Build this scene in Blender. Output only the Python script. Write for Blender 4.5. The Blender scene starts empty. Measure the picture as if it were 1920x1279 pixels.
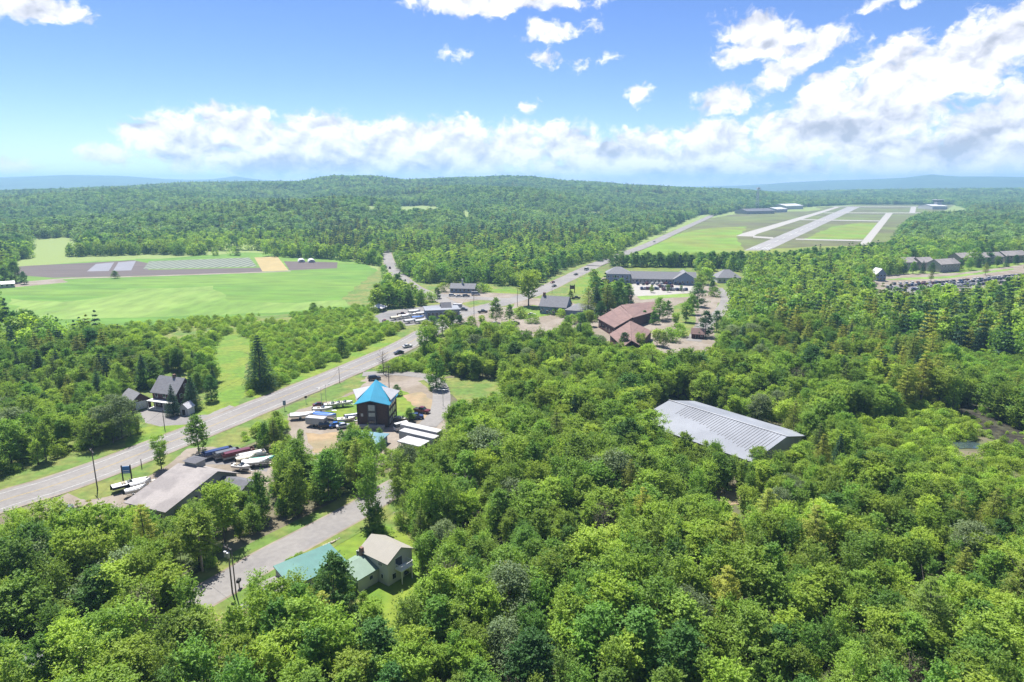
import bpy, bmesh, math, random
import numpy as np
from mathutils import Vector, Matrix
from mathutils.geometry import tessellate_polygon
R = math.radians
sc = bpy.context.scene
col = sc.collection

# ------------------------------------------------------------ camera
CAM_H = 70.0
PITCH = R(13.245917)
FPX = 960 / math.tan(R(37.5))            # focal length in pixels of the 1920 px wide photograph
cam = bpy.data.cameras.new('camera'); cam_o = bpy.data.objects.new('camera', cam); col.objects.link(cam_o)
cam.sensor_width = 36; cam.lens = 18 / math.tan(R(37.5)); cam.clip_start = 1; cam.clip_end = 60000
cam_o.location = (0, 0, CAM_H); cam_o.rotation_euler = (R(90) - PITCH, 0, 0)
sc.camera = cam_o
sc.render.resolution_x = 1024; sc.render.resolution_y = 682

# ------------------------------------------------------------ sun, view
SUN_EL, SUN_AZ = 63.0, -30.0             # azimuth from +Y, negative = to the left
sun = bpy.data.lights.new('sun', 'SUN'); sun.energy = 3.3; sun.angle = R(0.5); sun.color = (1, .96, .89)
sun_o = bpy.data.objects.new('sun', sun); col.objects.link(sun_o)
sd = Vector((math.sin(R(SUN_AZ)) * math.cos(R(SUN_EL)), math.cos(R(SUN_AZ)) * math.cos(R(SUN_EL)), math.sin(R(SUN_EL))))
sun_o.rotation_euler = sd.to_track_quat('Z', 'Y').to_euler()
sun_o.location = (0, 0, 200)
sc.view_settings.view_transform = 'Standard'; sc.view_settings.look = 'None'
sc.view_settings.exposure = 1.82; sc.view_settings.gamma = 1
sc.cycles.max_bounces = 4; sc.cycles.diffuse_bounces = 2; sc.cycles.glossy_bounces = 2
sc.cycles.transmission_bounces = 2; sc.cycles.transparent_max_bounces = 4; sc.cycles.volume_bounces = 0

# ------------------------------------------------------------ sky with clouds (world)
def ray_angles(u, v):
    dx = u - 960; dz = -(v - 639.5)
    y = FPX * math.cos(PITCH) + dz * math.sin(PITCH); z = -FPX * math.sin(PITCH) + dz * math.cos(PITCH)
    return math.degrees(math.atan2(dx, y)), math.degrees(math.atan2(z, math.hypot(dx, y)))
CLOUDS = [  # centre, radii in the photograph's pixels, tilt
 (330,262,120,62,0),(392,214,50,38,0),(470,250,90,58,0),(600,265,150,66,0),(560,305,250,42,0),(740,268,100,62,0),
 (850,265,120,60,0),(700,316,340,50,0),(965,280,110,62,0),(1045,270,80,58,0),(1130,295,120,52,0),(1205,272,95,50,0),
 (1270,305,190,58,0),(1345,258,90,44,0),(192,292,85,27,0),(35,312,80,22,0),(1150,326,350,42,0),
 (1500,255,120,84,0),(1600,225,160,90,0),(1570,190,140,50,-8),(1700,180,170,120,0),(1850,95,190,85,-28),(1780,150,120,60,0),
 (1850,270,190,100,0),(1700,300,280,62,0),(1450,322,200,36,0),(1690,90,75,42,-30),(1920,230,120,120,0),
 (1440,70,110,58,25),(1400,95,75,36,-10),(1495,112,120,34,-38),(1560,75,60,30,-10),
 (1352,187,68,36,0),(1200,180,30,28,0),(858,103,42,20,0),(1035,62,75,22,-5),(1115,50,24,20,0),(1022,104,36,20,8),(1092,117,28,20,20),
 (1138,112,30,12,-18),(990,198,28,16,0),(1570,143,62,20,-8),(880,8,130,32,0),(1000,3,130,22,0),(50,8,140,36,5),(1650,6,46,16,-20),(1705,4,40,14,0)]
SHADES = [(620,312,300,22,0),(1590,262,150,48,8),(1880,240,110,30,8),(1270,325,150,22,0),(1820,285,170,30,0),(1680,300,110,20,0),
 (1870,75,120,26,-25),(1720,160,90,16,-15),(1130,292,90,18,0),(420,270,120,20,0)]
w = bpy.data.worlds.new('World'); sc.world = w; w.use_nodes = True
w.cycles.sampling_method = 'MANUAL'; w.cycles.sample_map_resolution = 256
nt = w.node_tree; N = nt.nodes; L = nt.links; N.clear()
def nd(t, **k):
    n = N.new(t)
    for a, b in k.items(): setattr(n, a, b)
    return n
def mth(op, a, b=None, c=None, clamp=False):
    n = nd('ShaderNodeMath', operation=op, use_clamp=clamp)
    for i, x in enumerate((a, b, c)):
        if x is None: continue
        if isinstance(x, (int, float)): n.inputs[i].default_value = x
        else: L.new(x, n.inputs[i])
    return n.outputs[0]
tc = nd('ShaderNodeTexCoord'); sep = nd('ShaderNodeSeparateXYZ'); L.new(tc.outputs['Generated'], sep.inputs[0])
az = mth('MULTIPLY', mth('ARCTAN2', sep.outputs[0], sep.outputs[1]), 57.29578)
el = mth('MULTIPLY', mth('ARCSINE', sep.outputs[2]), 57.29578)
cmb = nd('ShaderNodeCombineXYZ'); L.new(az, cmb.inputs[0]); L.new(el, cmb.inputs[1])
P0 = cmb.outputs[0]
def noise(vec, scale, detail, rough=.55, off=(0, 0, 0), sy=1.0):
    m = nd('ShaderNodeMapping'); m.inputs['Location'].default_value = off; m.inputs['Scale'].default_value = (1, sy, 1); L.new(vec, m.inputs[0])
    n = nd('ShaderNodeTexNoise'); n.inputs['Scale'].default_value = scale; n.inputs['Detail'].default_value = detail
    n.inputs['Roughness'].default_value = rough; L.new(m.outputs[0], n.inputs['Vector']); return n
wn = noise(P0, .45, 3)
vs = nd('ShaderNodeVectorMath', operation='SUBTRACT'); L.new(wn.outputs['Color'], vs.inputs[0]); vs.inputs[1].default_value = (.5, .5, .5)
vm = nd('ShaderNodeVectorMath', operation='SCALE'); L.new(vs.outputs[0], vm.inputs[0]); vm.inputs['Scale'].default_value = 1.6
va = nd('ShaderNodeVectorMath', operation='ADD'); L.new(P0, va.inputs[0]); L.new(vm.outputs[0], va.inputs[1])
PW = va.outputs[0]
def blobs(lst, vec):
    out = None
    for u, v, ru, rv, rot in lst:
        a, e = ray_angles(u, v); a1, e1 = ray_angles(u + ru, v); a2, e2 = ray_angles(u, v - rv)
        m = nd('ShaderNodeMapping', vector_type='TEXTURE')
        m.inputs['Location'].default_value = (a, e, 0); m.inputs['Rotation'].default_value = (0, 0, R(-rot))
        m.inputs['Scale'].default_value = (max(abs(a1 - a), .1), max(abs(e2 - e), .1), 1); L.new(vec, m.inputs[0])
        ln = nd('ShaderNodeVectorMath', operation='LENGTH'); L.new(m.outputs[0], ln.inputs[0])
        k_ = min(1.0, max(.3, (ru * rv) ** .5 / 60)); o = mth('MULTIPLY_ADD', ln.outputs['Value'], -k_, k_)
        out = o if out is None else mth('SMOOTH_MAX', out, o, .12)
    return out
cov = mth('MAXIMUM', blobs(CLOUDS, PW), -1.0)
def puff(off):
    a = noise(PW, .36, 7, .58, off=off, sy=1.3)
    m = nd('ShaderNodeMapping'); m.inputs['Location'].default_value = off; m.inputs['Scale'].default_value = (1, 1.35, 1); L.new(PW, m.inputs[0])
    v = nd('ShaderNodeTexVoronoi', feature='SMOOTH_F1', normalize=False); v.inputs['Scale'].default_value = .34; v.inputs['Detail'].default_value = 3; v.inputs['Roughness'].default_value = .5; v.inputs['Smoothness'].default_value = .35; L.new(m.outputs[0], v.inputs['Vector'])
    return mth('ADD', mth('MULTIPLY', a.outputs[0], .72), mth('MULTIPLY_ADD', v.outputs['Distance'], -.30, .28))
n1 = puff((0, 0, 0)); n2 = puff((.25, -.9, 0))
n3 = noise(PW, .16, 3, .5, off=(9, 4, 0))
# beyond the photograph's field: scattered clouds from noise alone
elout = mth('SUBTRACT', el, 17.0); azout = mth('SUBTRACT', mth('ABSOLUTE', az), 41.0)
outm = mth('MULTIPLY', mth('MAXIMUM', elout, azout), .25, clamp=True)
gen = mth('MULTIPLY_ADD', n3.outputs[0], 4.0, -2.15)
covm = nd('ShaderNodeMix'); L.new(outm, covm.inputs[0]); L.new(cov, covm.inputs[2]); L.new(gen, covm.inputs[3])
n4 = noise(PW, 1.5, 5, .62, sy=1.4, off=(3, 7, 0))
dens = mth('ADD', mth('ADD', mth('MULTIPLY', covm.outputs[0], 1.75), mth('MULTIPLY_ADD', n1, 2.2, -.88)), mth('MULTIPLY_ADD', n4.outputs[0], 1.5, -.78))
mr = nd('ShaderNodeMapRange', interpolation_type='SMOOTHSTEP'); L.new(dens, mr.inputs[0])
mr.inputs['From Min'].default_value = -.12; mr.inputs['From Max'].default_value = .62
alpha = mr.outputs[0]
# nothing below the horizon
hrz = mth('MULTIPLY', mth('ADD', el, .3), 3.0, clamp=True); alpha = mth('MULTIPLY', alpha, hrz)
lit = mth('MULTIPLY_ADD', mth('SUBTRACT', n1, n2), 2.6, .74)
shd = mth('MULTIPLY', mth('MAXIMUM', blobs(SHADES, PW), 0.0), mth('MULTIPLY_ADD', n3.outputs[0], 1.2, .3))
lit = mth('SUBTRACT', lit, mth('MULTIPLY', shd, .65))
cr = nd('ShaderNodeValToRGB'); L.new(lit, cr.inputs[0])
e = cr.color_ramp.elements; e[0].position = .12; e[0].color = (.42, .45, .53, 1); e[1].position = .92; e[1].color = (1.0, .985, .98, 1)
q = e.new(.52); q.color = (.70, .71, .78, 1)
sky = nd('ShaderNodeTexSky', sky_type='NISHITA'); sky.sun_disc = False; sky.sun_elevation = R(SUN_EL); sky.sun_rotation = R(SUN_AZ)
sky.altitude = 200; sky.air_density = .8; sky.dust_density = .05; sky.ozone_density = 4.0
hs = nd('ShaderNodeHueSaturation'); hs.inputs['Saturation'].default_value = 1.16; hs.inputs['Hue'].default_value = .515; hs.inputs['Value'].default_value = .89; L.new(sky.outputs[0], hs.inputs['Color'])
bg1 = nd('ShaderNodeBackground'); L.new(hs.outputs[0], bg1.inputs[0]); bg1.inputs[1].default_value = .05
bg2 = nd('ShaderNodeBackground'); L.new(cr.outputs[0], bg2.inputs[0]); bg2.inputs[1].default_value = .37
mx = nd('ShaderNodeMixShader'); L.new(alpha, mx.inputs[0]); L.new(bg1.outputs[0], mx.inputs[1]); L.new(bg2.outputs[0], mx.inputs[2])
wo = nd('ShaderNodeOutputWorld'); L.new(mx.outputs[0], wo.inputs[0])

# ------------------------------------------------------------ geometry helpers
def proj(x, y, z):
    c, s = math.cos(PITCH), math.sin(PITCH); dz = z - CAM_H
    d = y * c - dz * s; up = y * s + dz * c
    return 960 + FPX * x / d, 639.5 - FPX * up / d
def G(u, v, z=0.0):
    dx = u - 960; dz = -(v - 639.5)
    y = FPX * math.cos(PITCH) + dz * math.sin(PITCH); zz = -FPX * math.sin(PITCH) + dz * math.cos(PITCH)
    t = (z - CAM_H) / zz
    return (dx * t, y * t)
def link(o, parent=None):
    col.objects.link(o)
    if parent: o.parent = parent
    return o
def tag(o, label=None, cat=None, group=None, kind=None):
    if label: o['label'] = label
    if cat: o['category'] = cat
    if group: o['group'] = group
    if kind: o['kind'] = kind
    return o
def thing(name, label, cat, loc=(0, 0, 0), rz=0, group=None):
    o = bpy.data.objects.new(name, None); o.empty_display_size = .5
    o.location = loc; o.rotation_euler = (0, 0, rz); link(o); return tag(o, label, cat, group)
def dup(root, loc, rz, label, group=None, scale=None):
    r = root.copy(); link(r); r.location = loc; r.rotation_euler = (0, 0, rz)
    if scale: r.scale = scale
    tag(r, label, None, group)
    for ch in list(root.children):
        c = ch.copy(); link(c, r)
        for g in ch.children:
            d = g.copy(); link(d, c)
    return r
def mesh_np(name, V, F, mat=None, tint=None):
    V = np.asarray(V, dtype=np.float32); F = np.asarray(F, dtype=np.int32); k = F.shape[1]
    me = bpy.data.meshes.new(name)
    me.vertices.add(len(V)); me.vertices.foreach_set('co', V.ravel())
    me.loops.add(F.size); me.loops.foreach_set('vertex_index', F.ravel())
    me.polygons.add(len(F)); me.polygons.foreach_set('loop_start', np.arange(0, F.size, k, dtype=np.int32))
    me.update(calc_edges=True)
    if tint is not None:
        a = me.attributes.new('tint', 'FLOAT', 'FACE'); a.data.foreach_set('value', np.asarray(tint, dtype=np.float32))
    if mat: me.materials.append(mat)
    return me
class MB:
    """collects simple shapes into one mesh"""
    def __init__(s): s.v = []; s.f = []
    def add(s, vs, fs):
        b = len(s.v); s.v += [tuple(p) for p in vs]; s.f += [tuple(i + b for i in f) for f in fs]; return s
    def box(s, x0, x1, y0, y1, z0, z1, taper=0):
        t = taper
        vs = [(x0,y0,z0),(x1,y0,z0),(x1,y1,z0),(x0,y1,z0),(x0+t,y0+t,z1),(x1-t,y0+t,z1),(x1-t,y1-t,z1),(x0+t,y1-t,z1)]
        return s.add(vs, [(3,2,1,0),(4,5,6,7),(0,1,5,4),(1,2,6,5),(2,3,7,6),(3,0,4,7)])
    def prism(s, prof, y0, y1, axis='y'):
        n = len(prof)
        if axis == 'y': vs = [(a, y0, b) for a, b in prof] + [(a, y1, b) for a, b in prof]
        elif axis == 'x': vs = [(y0, a, b) for a, b in prof] + [(y1, a, b) for a, b in prof]
        else: vs = [(a, b, y0) for a, b in prof] + [(a, b, y1) for a, b in prof]
        fs = [tuple(range(n)), tuple(range(2 * n - 1, n - 1, -1))] + [(i, n + i, n + (i + 1) % n, (i + 1) % n) for i in range(n)]
        return s.add(vs, fs)
    def tube(s, p0, p1, r0, r1=None, n=8):
        r1 = r0 if r1 is None else r1
        p0, p1 = Vector(p0), Vector(p1); d = (p1 - p0)
        if d.length < 1e-6: return s
        d.normalize(); a = d.orthogonal().normalized(); b = d.cross(a)
        vs = []
        for p, r in ((p0, r0), (p1, r1)):
            for i in range(n):
                t = 2 * math.pi * i / n; vs.append(p + (a * math.cos(t) + b * math.sin(t)) * r)
        fs = [(i, (i + 1) % n, n + (i + 1) % n, n + i) for i in range(n)] + [tuple(range(n - 1, -1, -1)), tuple(range(n, 2 * n))]
        return s.add(vs, fs)
    def loft(s, rings, cap=True):
        n = len(rings[0]); vs = [p for r in rings for p in r]; fs = []
        for k in range(len(rings) - 1):
            for i in range(n): fs.append((k*n+i, k*n+(i+1)%n, (k+1)*n+(i+1)%n, (k+1)*n+i))
        if cap: fs += [tuple(range(n - 1, -1, -1)), tuple(range((len(rings)-1)*n, len(rings)*n))]
        return s.add(vs, fs)
    def build(s, name, mat, parent=None, bevel=0, smooth=False):
        me = bpy.data.meshes.new(name); me.from_pydata(s.v, [], s.f)
        bm = bmesh.new(); bm.from_mesh(me); bmesh.ops.recalc_face_normals(bm, faces=bm.faces)
        if bevel: bmesh.ops.bevel(bm, geom=bm.edges[:], offset=bevel, segments=2, affect='EDGES', clamp_overlap=True)
        bm.to_mesh(me); bm.free()
        if smooth:
            for p in me.polygons: p.use_smooth = True
        me.materials.append(mat); o = bpy.data.objects.new(name, me); return link(o, parent)

# ------------------------------------------------------------ materials
def mat(name, c, rough=.8, var=.15, scale=1.0, metal=0, bump=0, c2=None, sc2=.1, coords='Object', spec=.3, stretch=None):
    m = bpy.data.materials.new(name); m.use_nodes = True; t = m.node_tree; n = t.nodes; l = t.links
    c = tuple(q * .84 for q in c); c2 = tuple(q * .8 for q in c2) if c2 else None
    b = n['Principled BSDF']; b.inputs['Roughness'].default_value = rough; b.inputs['Metallic'].default_value = metal
    b.inputs['Specular IOR Level'].default_value = spec
    tcn = n.new('ShaderNodeTexCoord'); src = tcn.outputs[coords]
    if stretch:
        mp = n.new('ShaderNodeMapping'); mp.inputs['Scale'].default_value = stretch; l.new(src, mp.inputs[0]); src = mp.outputs[0]
    no = n.new('ShaderNodeTexNoise'); no.inputs['Scale'].default_value = scale; no.inputs['Detail'].default_value = 5; l.new(src, no.inputs['Vector'])
    rmp = n.new('ShaderNodeMapRange'); l.new(no.outputs[0], rmp.inputs[0]); rmp.inputs['From Min'].default_value = .3; rmp.inputs['From Max'].default_value = .7
    rmp.inputs['To Min'].default_value = 1 - var; rmp.inputs['To Max'].default_value = 1 + var
    base = n.new('ShaderNodeMix'); base.data_type = 'RGBA'; base.inputs[6].default_value = (*c, 1); base.inputs[7].default_value = (*(c2 or c), 1)
    n2 = n.new('ShaderNodeTexNoise'); n2.inputs['Scale'].default_value = sc2; n2.inputs['Detail'].default_value = 4; l.new(src, n2.inputs['Vector'])
    r2 = n.new('ShaderNodeMapRange'); l.new(n2.outputs[0], r2.inputs[0]); r2.inputs['From Min'].default_value = .42; r2.inputs['From Max'].default_value = .58
    l.new(r2.outputs[0], base.inputs[0])
    vmx = n.new('ShaderNodeVectorMath'); vmx.operation = 'SCALE'; l.new(base.outputs[2], vmx.inputs[0]); l.new(rmp.outputs[0], vmx.inputs['Scale'])
    l.new(vmx.outputs[0], b.inputs['Base Color'])
    if bump:
        bp = n.new('ShaderNodeBump'); bp.inputs['Strength'].default_value = bump; bp.inputs['Distance'].default_value = .05; l.new(no.outputs[0], bp.inputs['Height']); l.new(bp.outputs[0], b.inputs['Normal'])
    return m
def stripes(m, scale, amount, axis=0, duty=.2):
    """seams or boards: darken narrow bands of the base colour across one object axis"""
    t = m.node_tree; n = t.nodes; l = t.links; b = n['Principled BSDF']
    src = b.inputs['Base Color'].links[0].from_socket
    tcn = n.new('ShaderNodeTexCoord'); s = n.new('ShaderNodeSeparateXYZ'); l.new(tcn.outputs['Object'], s.inputs[0])
    a = n.new('ShaderNodeMath'); a.operation = 'MULTIPLY'; l.new(s.outputs[axis], a.inputs[0]); a.inputs[1].default_value = scale
    f = n.new('ShaderNodeMath'); f.operation = 'FRACT'; l.new(a.outputs[0], f.inputs[0])
    g = n.new('ShaderNodeMath'); g.operation = 'LESS_THAN'; l.new(f.outputs[0], g.inputs[0]); g.inputs[1].default_value = duty
    k = n.new('ShaderNodeMath'); k.operation = 'MULTIPLY_ADD'; l.new(g.outputs[0], k.inputs[0]); k.inputs[1].default_value = -amount; k.inputs[2].default_value = 1
    v = n.new('ShaderNodeVectorMath'); v.operation = 'SCALE'; l.new(src, v.inputs[0]); l.new(k.outputs[0], v.inputs['Scale']); l.new(v.outputs[0], b.inputs['Base Color'])
    return m
def leaf_mat(name, c_a, c_b, hue_loc=.5, trans=.35, rough=.55, patch=.006):
    """leaves: colour varies with the leaf clump (tint), the tree (object random) and wide patches of the wood (object location)"""
    m = bpy.data.materials.new(name); m.use_nodes = True; t = m.node_tree; n = t.nodes; l = t.links; n.clear()
    out = n.new('ShaderNodeOutputMaterial'); oi = n.new('ShaderNodeObjectInfo'); at = n.new('ShaderNodeAttribute'); at.attribute_name = 'tint'
    nz = n.new('ShaderNodeTexNoise'); nz.inputs['Scale'].default_value = patch; nz.inputs['Detail'].default_value = 3; l.new(oi.outputs['Location'], nz.inputs['Vector'])
    def mm(op, a, b2, c=None):
        q = n.new('ShaderNodeMath'); q.operation = op
        for i, x in enumerate((a, b2, c)):
            if x is None: continue
            if isinstance(x, (int, float)): q.inputs[i].default_value = x
            else: l.new(x, q.inputs[i])
        return q.outputs[0]
    f = mm('MULTIPLY_ADD', nz.outputs[0], 1.6, -.8)
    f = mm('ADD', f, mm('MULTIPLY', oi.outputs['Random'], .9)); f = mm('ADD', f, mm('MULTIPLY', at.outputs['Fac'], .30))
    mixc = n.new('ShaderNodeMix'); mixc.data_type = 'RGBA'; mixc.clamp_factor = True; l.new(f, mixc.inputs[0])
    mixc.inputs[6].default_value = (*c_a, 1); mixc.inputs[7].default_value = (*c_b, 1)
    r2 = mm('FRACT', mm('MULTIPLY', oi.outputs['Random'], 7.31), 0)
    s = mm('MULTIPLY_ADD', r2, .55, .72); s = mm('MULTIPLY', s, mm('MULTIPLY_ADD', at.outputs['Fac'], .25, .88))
    v = n.new('ShaderNodeVectorMath'); v.operation = 'SCALE'; l.new(mixc.outputs[2], v.inputs[0]); l.new(s, v.inputs['Scale'])
    d = n.new('ShaderNodeBsdfDiffuse'); l.new(v.outputs[0], d.inputs[0])
    tr = n.new('ShaderNodeBsdfTranslucent'); tb = n.new('ShaderNodeVectorMath'); tb.operation = 'MULTIPLY'; l.new(v.outputs[0], tb.inputs[0]); tb.inputs[1].default_value = (1.25, 1.25, .55); l.new(tb.outputs[0], tr.inputs[0])
    mx1 = n.new('ShaderNodeMixShader'); mx1.inputs[0].default_value = trans; l.new(d.outputs[0], mx1.inputs[1]); l.new(tr.outputs[0], mx1.inputs[2])
    gl = n.new('ShaderNodeBsdfGlossy'); gl.inputs['Roughness'].default_value = rough; gl.inputs['Color'].default_value = (.9, .95, 1, 1)
    mx2 = n.new('ShaderNodeMixShader'); mx2.inputs[0].default_value = .012; l.new(mx1.outputs[0], mx2.inputs[1]); l.new(gl.outputs[0], mx2.inputs[2])
    l.new(mx2.outputs[0], out.inputs[0]); return m
M = {}
M['leaf'] = leaf_mat('broadleaf_foliage', (.115, .25, .045), (.27, .38, .06), trans=.48)
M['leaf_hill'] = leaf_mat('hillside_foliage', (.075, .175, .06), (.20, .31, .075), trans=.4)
M['bush'] = leaf_mat('bush_foliage', (.16, .30, .035), (.30, .41, .05), trans=.45)
M['leaf_dark'] = leaf_mat('dark_foliage', (.06, .155, .04), (.12, .24, .045), trans=.4)
M['leaf_lime'] = leaf_mat('lime_foliage', (.21, .34, .04), (.32, .42, .06), trans=.45)
M['leaf_silver'] = leaf_mat('silvery_foliage', (.14, .2, .09), (.17, .22, .1))
M['needle'] = leaf_mat('pine_needles', (.09, .17, .03), (.27, .29, .04), trans=.3, patch=.01)
M['spruce'] = leaf_mat('spruce_needles', (.035, .09, .045), (.07, .14, .05), trans=.2)
M['twig'] = leaf_mat('bare_twigs', (.13, .12, .08), (.2, .17, .12), trans=.1)
M['bark'] = mat('bark', (.12, .10, .085), .9, .3, 3, stretch=(1, 1, .2))
M['grass'] = mat('mown_grass', (.085, .19, .018), .9, .22, .12, c2=(.12, .22, .025), sc2=.02, stretch=(.35, 1, 1))
M['grass_pale'] = mat('tall_pale_grass', (.165, .255, .05), .9, .22, .15, c2=(.12, .22, .03), sc2=.025, stretch=(1, .35, 1))
M['grass_dry'] = mat('dry_verge_grass', (.16, .18, .045), .95, .25, .5, c2=(.10, .17, .03), sc2=.12)
M['grass_lawn'] = mat('lawn_grass', (.10, .19, .014), .9, .22, .5, c2=(.155, .21, .02), sc2=.08)
M['grass_air'] = mat('airfield_grass', (.12, .15, .035), .95, .2, .02, c2=(.11, .11, .045), sc2=.006)
M['grass_air2'] = mat('airfield_meadow', (.13, .23, .02), .95, .2, .03, c2=(.17, .21, .03), sc2=.01)
M['weeds'] = mat('rough_meadow', (.13, .20, .035), .95, .35, .8, c2=(.19, .22, .06), sc2=.15)
M['soil'] = mat('ploughed_soil', (.105, .085, .08), .95, .15, .2, stretch=(.1, 1, 1))
M['mulch'] = mat('plastic_mulch', (.16, .16, .185), .6, .12, .3, stretch=(1, .2, 1))
M['rows'] = stripes(mat('crop_rows', (.19, .22, .17), .9, .1, .1), .16, .55, 0, .45)
M['straw'] = mat('straw_field', (.33, .26, .12), .95, .1, .1)
M['asphalt'] = mat('worn_asphalt', (.19, .18, .175), .9, .1, .9, c2=(.235, .222, .21), sc2=.06, stretch=(1, 1, 1))
M['asphalt_d'] = mat('lot_asphalt', (.16, .155, .16), .9, .1, .2, c2=(.21, .20, .195), sc2=.06)
M['gravel'] = mat('sandy_gravel', (.25, .215, .18), .95, .12, .5, c2=(.21, .175, .135), sc2=.08)
M['sand'] = mat('tan_dirt', (.30, .22, .13), .95, .15, .3, c2=(.24, .20, .12), sc2=.1)
M['concrete'] = mat('concrete', (.32, .305, .28), .9, .08, .5)
M['mud'] = mat('wet_mud', (.018, .014, .010), .8, .6, .6, c2=(.04, .04, .02), sc2=.3)
M['water'] = mat('creek_water', (.04, .06, .07), .05, .1, 1, spec=.6)
M['paint_w'] = mat('white_road_paint', (.42, .42, .41), .8, .25, 1.5)
M['paint_y'] = mat('yellow_road_paint', (.36, .27, .10), .8, .12, 1.5)
M['floor'] = mat('forest_floor', (.07, .10, .03), .95, .3, .15, c2=(.16, .14, .09), sc2=.07)
M['hill'] = mat('far_hill_forest', (.03, .065, .028), .95, .35, .012, c2=(.04, .085, .03), sc2=.002)

# ------------------------------------------------------------ terrain
main_px = [(-400,372),(0,360),(133,355),(260,348),(333,343),(467,340),(560,340),(620,331),(700,331),(760,339),(860,333),(950,330),(1000,332),(1060,340),(1200,347),(1300,351),(1380,355),(1440,361),(1540,377),(1600,392),(2400,392)]
far_px = [(-400,340),(0,333),(130,328),(230,330),(330,337),(400,337),(440,330),(480,337),(600,342),(900,345),(1300,352),(1390,349),(1480,342),(1560,338),(1640,336),(1700,333),(1745,327),(1790,331),(1860,331),(1920,332),(2400,336)]
low_px = [(-400,400),(1380,400),(1450,360),(1600,356),(1750,354),(1920,353),(2400,352)]
def tab(px, dist, sub):
    A = []; Z = []
    for u, v in px:
        a, e = ray_angles(u, v); A.append(a); Z.append(CAM_H + dist * math.tan(R(e)) - sub)
    return np.array(A), np.array(Z)
MA, MZ = tab(main_px, 2700, 13); FA, FZ = tab(far_px, 9000, 0); LA, LZ = tab(low_px, 4200, 14)
def sst(t): t = np.clip(t, 0, 1); return t * t * (3 - 2 * t)
def und(x, y):
    return (np.sin(x / 170 + 1.3 + np.sin(y / 260)) * np.sin(y / 210 + .7 * np.sin(x / 330)) * 17
            + np.sin(x / 71 + y / 90) * np.sin(y / 63 - x / 140) * 3.5)
def hgt(x, y):
    x = np.asarray(x, float); y = np.asarray(y, float); r = np.hypot(x, y); a = np.degrees(np.arctan2(x, np.maximum(y, 1)))
    r0 = np.interp(a, [-40, -22, -8, 5, 16, 40], [720, 760, 820, 1150, 1900, 2000])
    mz = np.maximum(np.interp(a, MA, MZ), 0)
    s = np.clip((r - r0) / (2700 - r0), 0, 1); s = np.where(s < 1, s ** 1.15, 1)
    fall = np.where(r > 2700, np.exp(-((r - 2700) / 900) ** 2), 1)
    h1 = mz * s * fall + und(x, y) * sst((r - r0) / 500) * np.clip(mz / 50, 0, 1) * (1 - .75 * sst((r - 2300) / 400)) * fall
    h2 = np.maximum(np.interp(a, LA, LZ), 0) * sst((r - 2700) / 1500) * np.where(r > 4200, np.exp(-((r - 4200) / 900) ** 2), 1)
    h3 = np.maximum(np.interp(a, FA, FZ), 0) * sst((r - 5200) / 3800)
    h3 = h3 + und(x / 4, y / 4) * 1.2 * sst((r - 5200) / 2000) * (1 - sst((r - 7500) / 1400))
    back = np.where(y < 0, 0, 1)
    return np.maximum(np.maximum(h1, h2), h3) * back
def axis_steps(lo, hi):
    out = [0.0]; x = 0; s = 30.0
    while x < hi: x += s; out.append(x); s = 30 + x * .026
    neg = []; x = 0; s = 30.0
    while x > lo: x -= s; neg.append(x); s = 30 - x * .026
    return np.array(neg[::-1] + out)
gx = axis_steps(-12000, 12000); gy = axis_steps(-900, 12500)
XX, YY = np.meshgrid(gx, gy); ZZ = hgt(XX, YY)
nx, ny = len(gx), len(gy); I = np.arange(nx * ny).reshape(ny, nx)
Fg = np.stack([I[:-1, :-1], I[:-1, 1:], I[1:, 1:], I[1:, :-1]], -1).reshape(-1, 4)
def ground_mat():
    m = mat('ground', (.07, .10, .03), .95, .3, .12, c2=(.15, .13, .085), sc2=.05)
    t = m.node_tree; n = t.nodes; l = t.links; b = n['Principled BSDF']; src = b.inputs['Base Color'].links[0].from_socket
    g = n.new('ShaderNodeNewGeometry'); ln = n.new('ShaderNodeVectorMath'); ln.operation = 'LENGTH'; l.new(g.outputs['Position'], ln.inputs[0])
    def rng(a, b2):
        r = n.new('ShaderNodeMapRange'); l.new(ln.outputs['Value'], r.inputs[0]); r.inputs['From Min'].default_value = a; r.inputs['From Max'].default_value = b2; return r.outputs[0]
    def mixc(f, a, c):
        q = n.new('ShaderNodeMix'); q.data_type = 'RGBA'; l.new(f, q.inputs[0]); l.new(a, q.inputs[6])
        if isinstance(c, tuple): q.inputs[7].default_value = (*c, 1)
        else: l.new(c, q.inputs[7])
        return q.outputs[2]
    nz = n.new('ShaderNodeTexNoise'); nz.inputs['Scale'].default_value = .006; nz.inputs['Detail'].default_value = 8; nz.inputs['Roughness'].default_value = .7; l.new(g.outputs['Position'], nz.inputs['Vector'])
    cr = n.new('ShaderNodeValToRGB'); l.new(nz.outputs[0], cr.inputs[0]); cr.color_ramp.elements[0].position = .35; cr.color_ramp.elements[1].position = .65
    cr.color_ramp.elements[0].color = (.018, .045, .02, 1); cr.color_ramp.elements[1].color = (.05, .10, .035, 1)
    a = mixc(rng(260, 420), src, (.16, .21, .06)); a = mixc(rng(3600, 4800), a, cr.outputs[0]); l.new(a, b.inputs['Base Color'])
    return m
gme = mesh_np('ground', np.stack([XX, YY, ZZ], -1).reshape(-1, 3), Fg, ground_mat())
for p in gme.polygons: p.use_smooth = True
ground = link(bpy.data.objects.new('ground', gme)); tag(ground, kind='structure')
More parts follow.
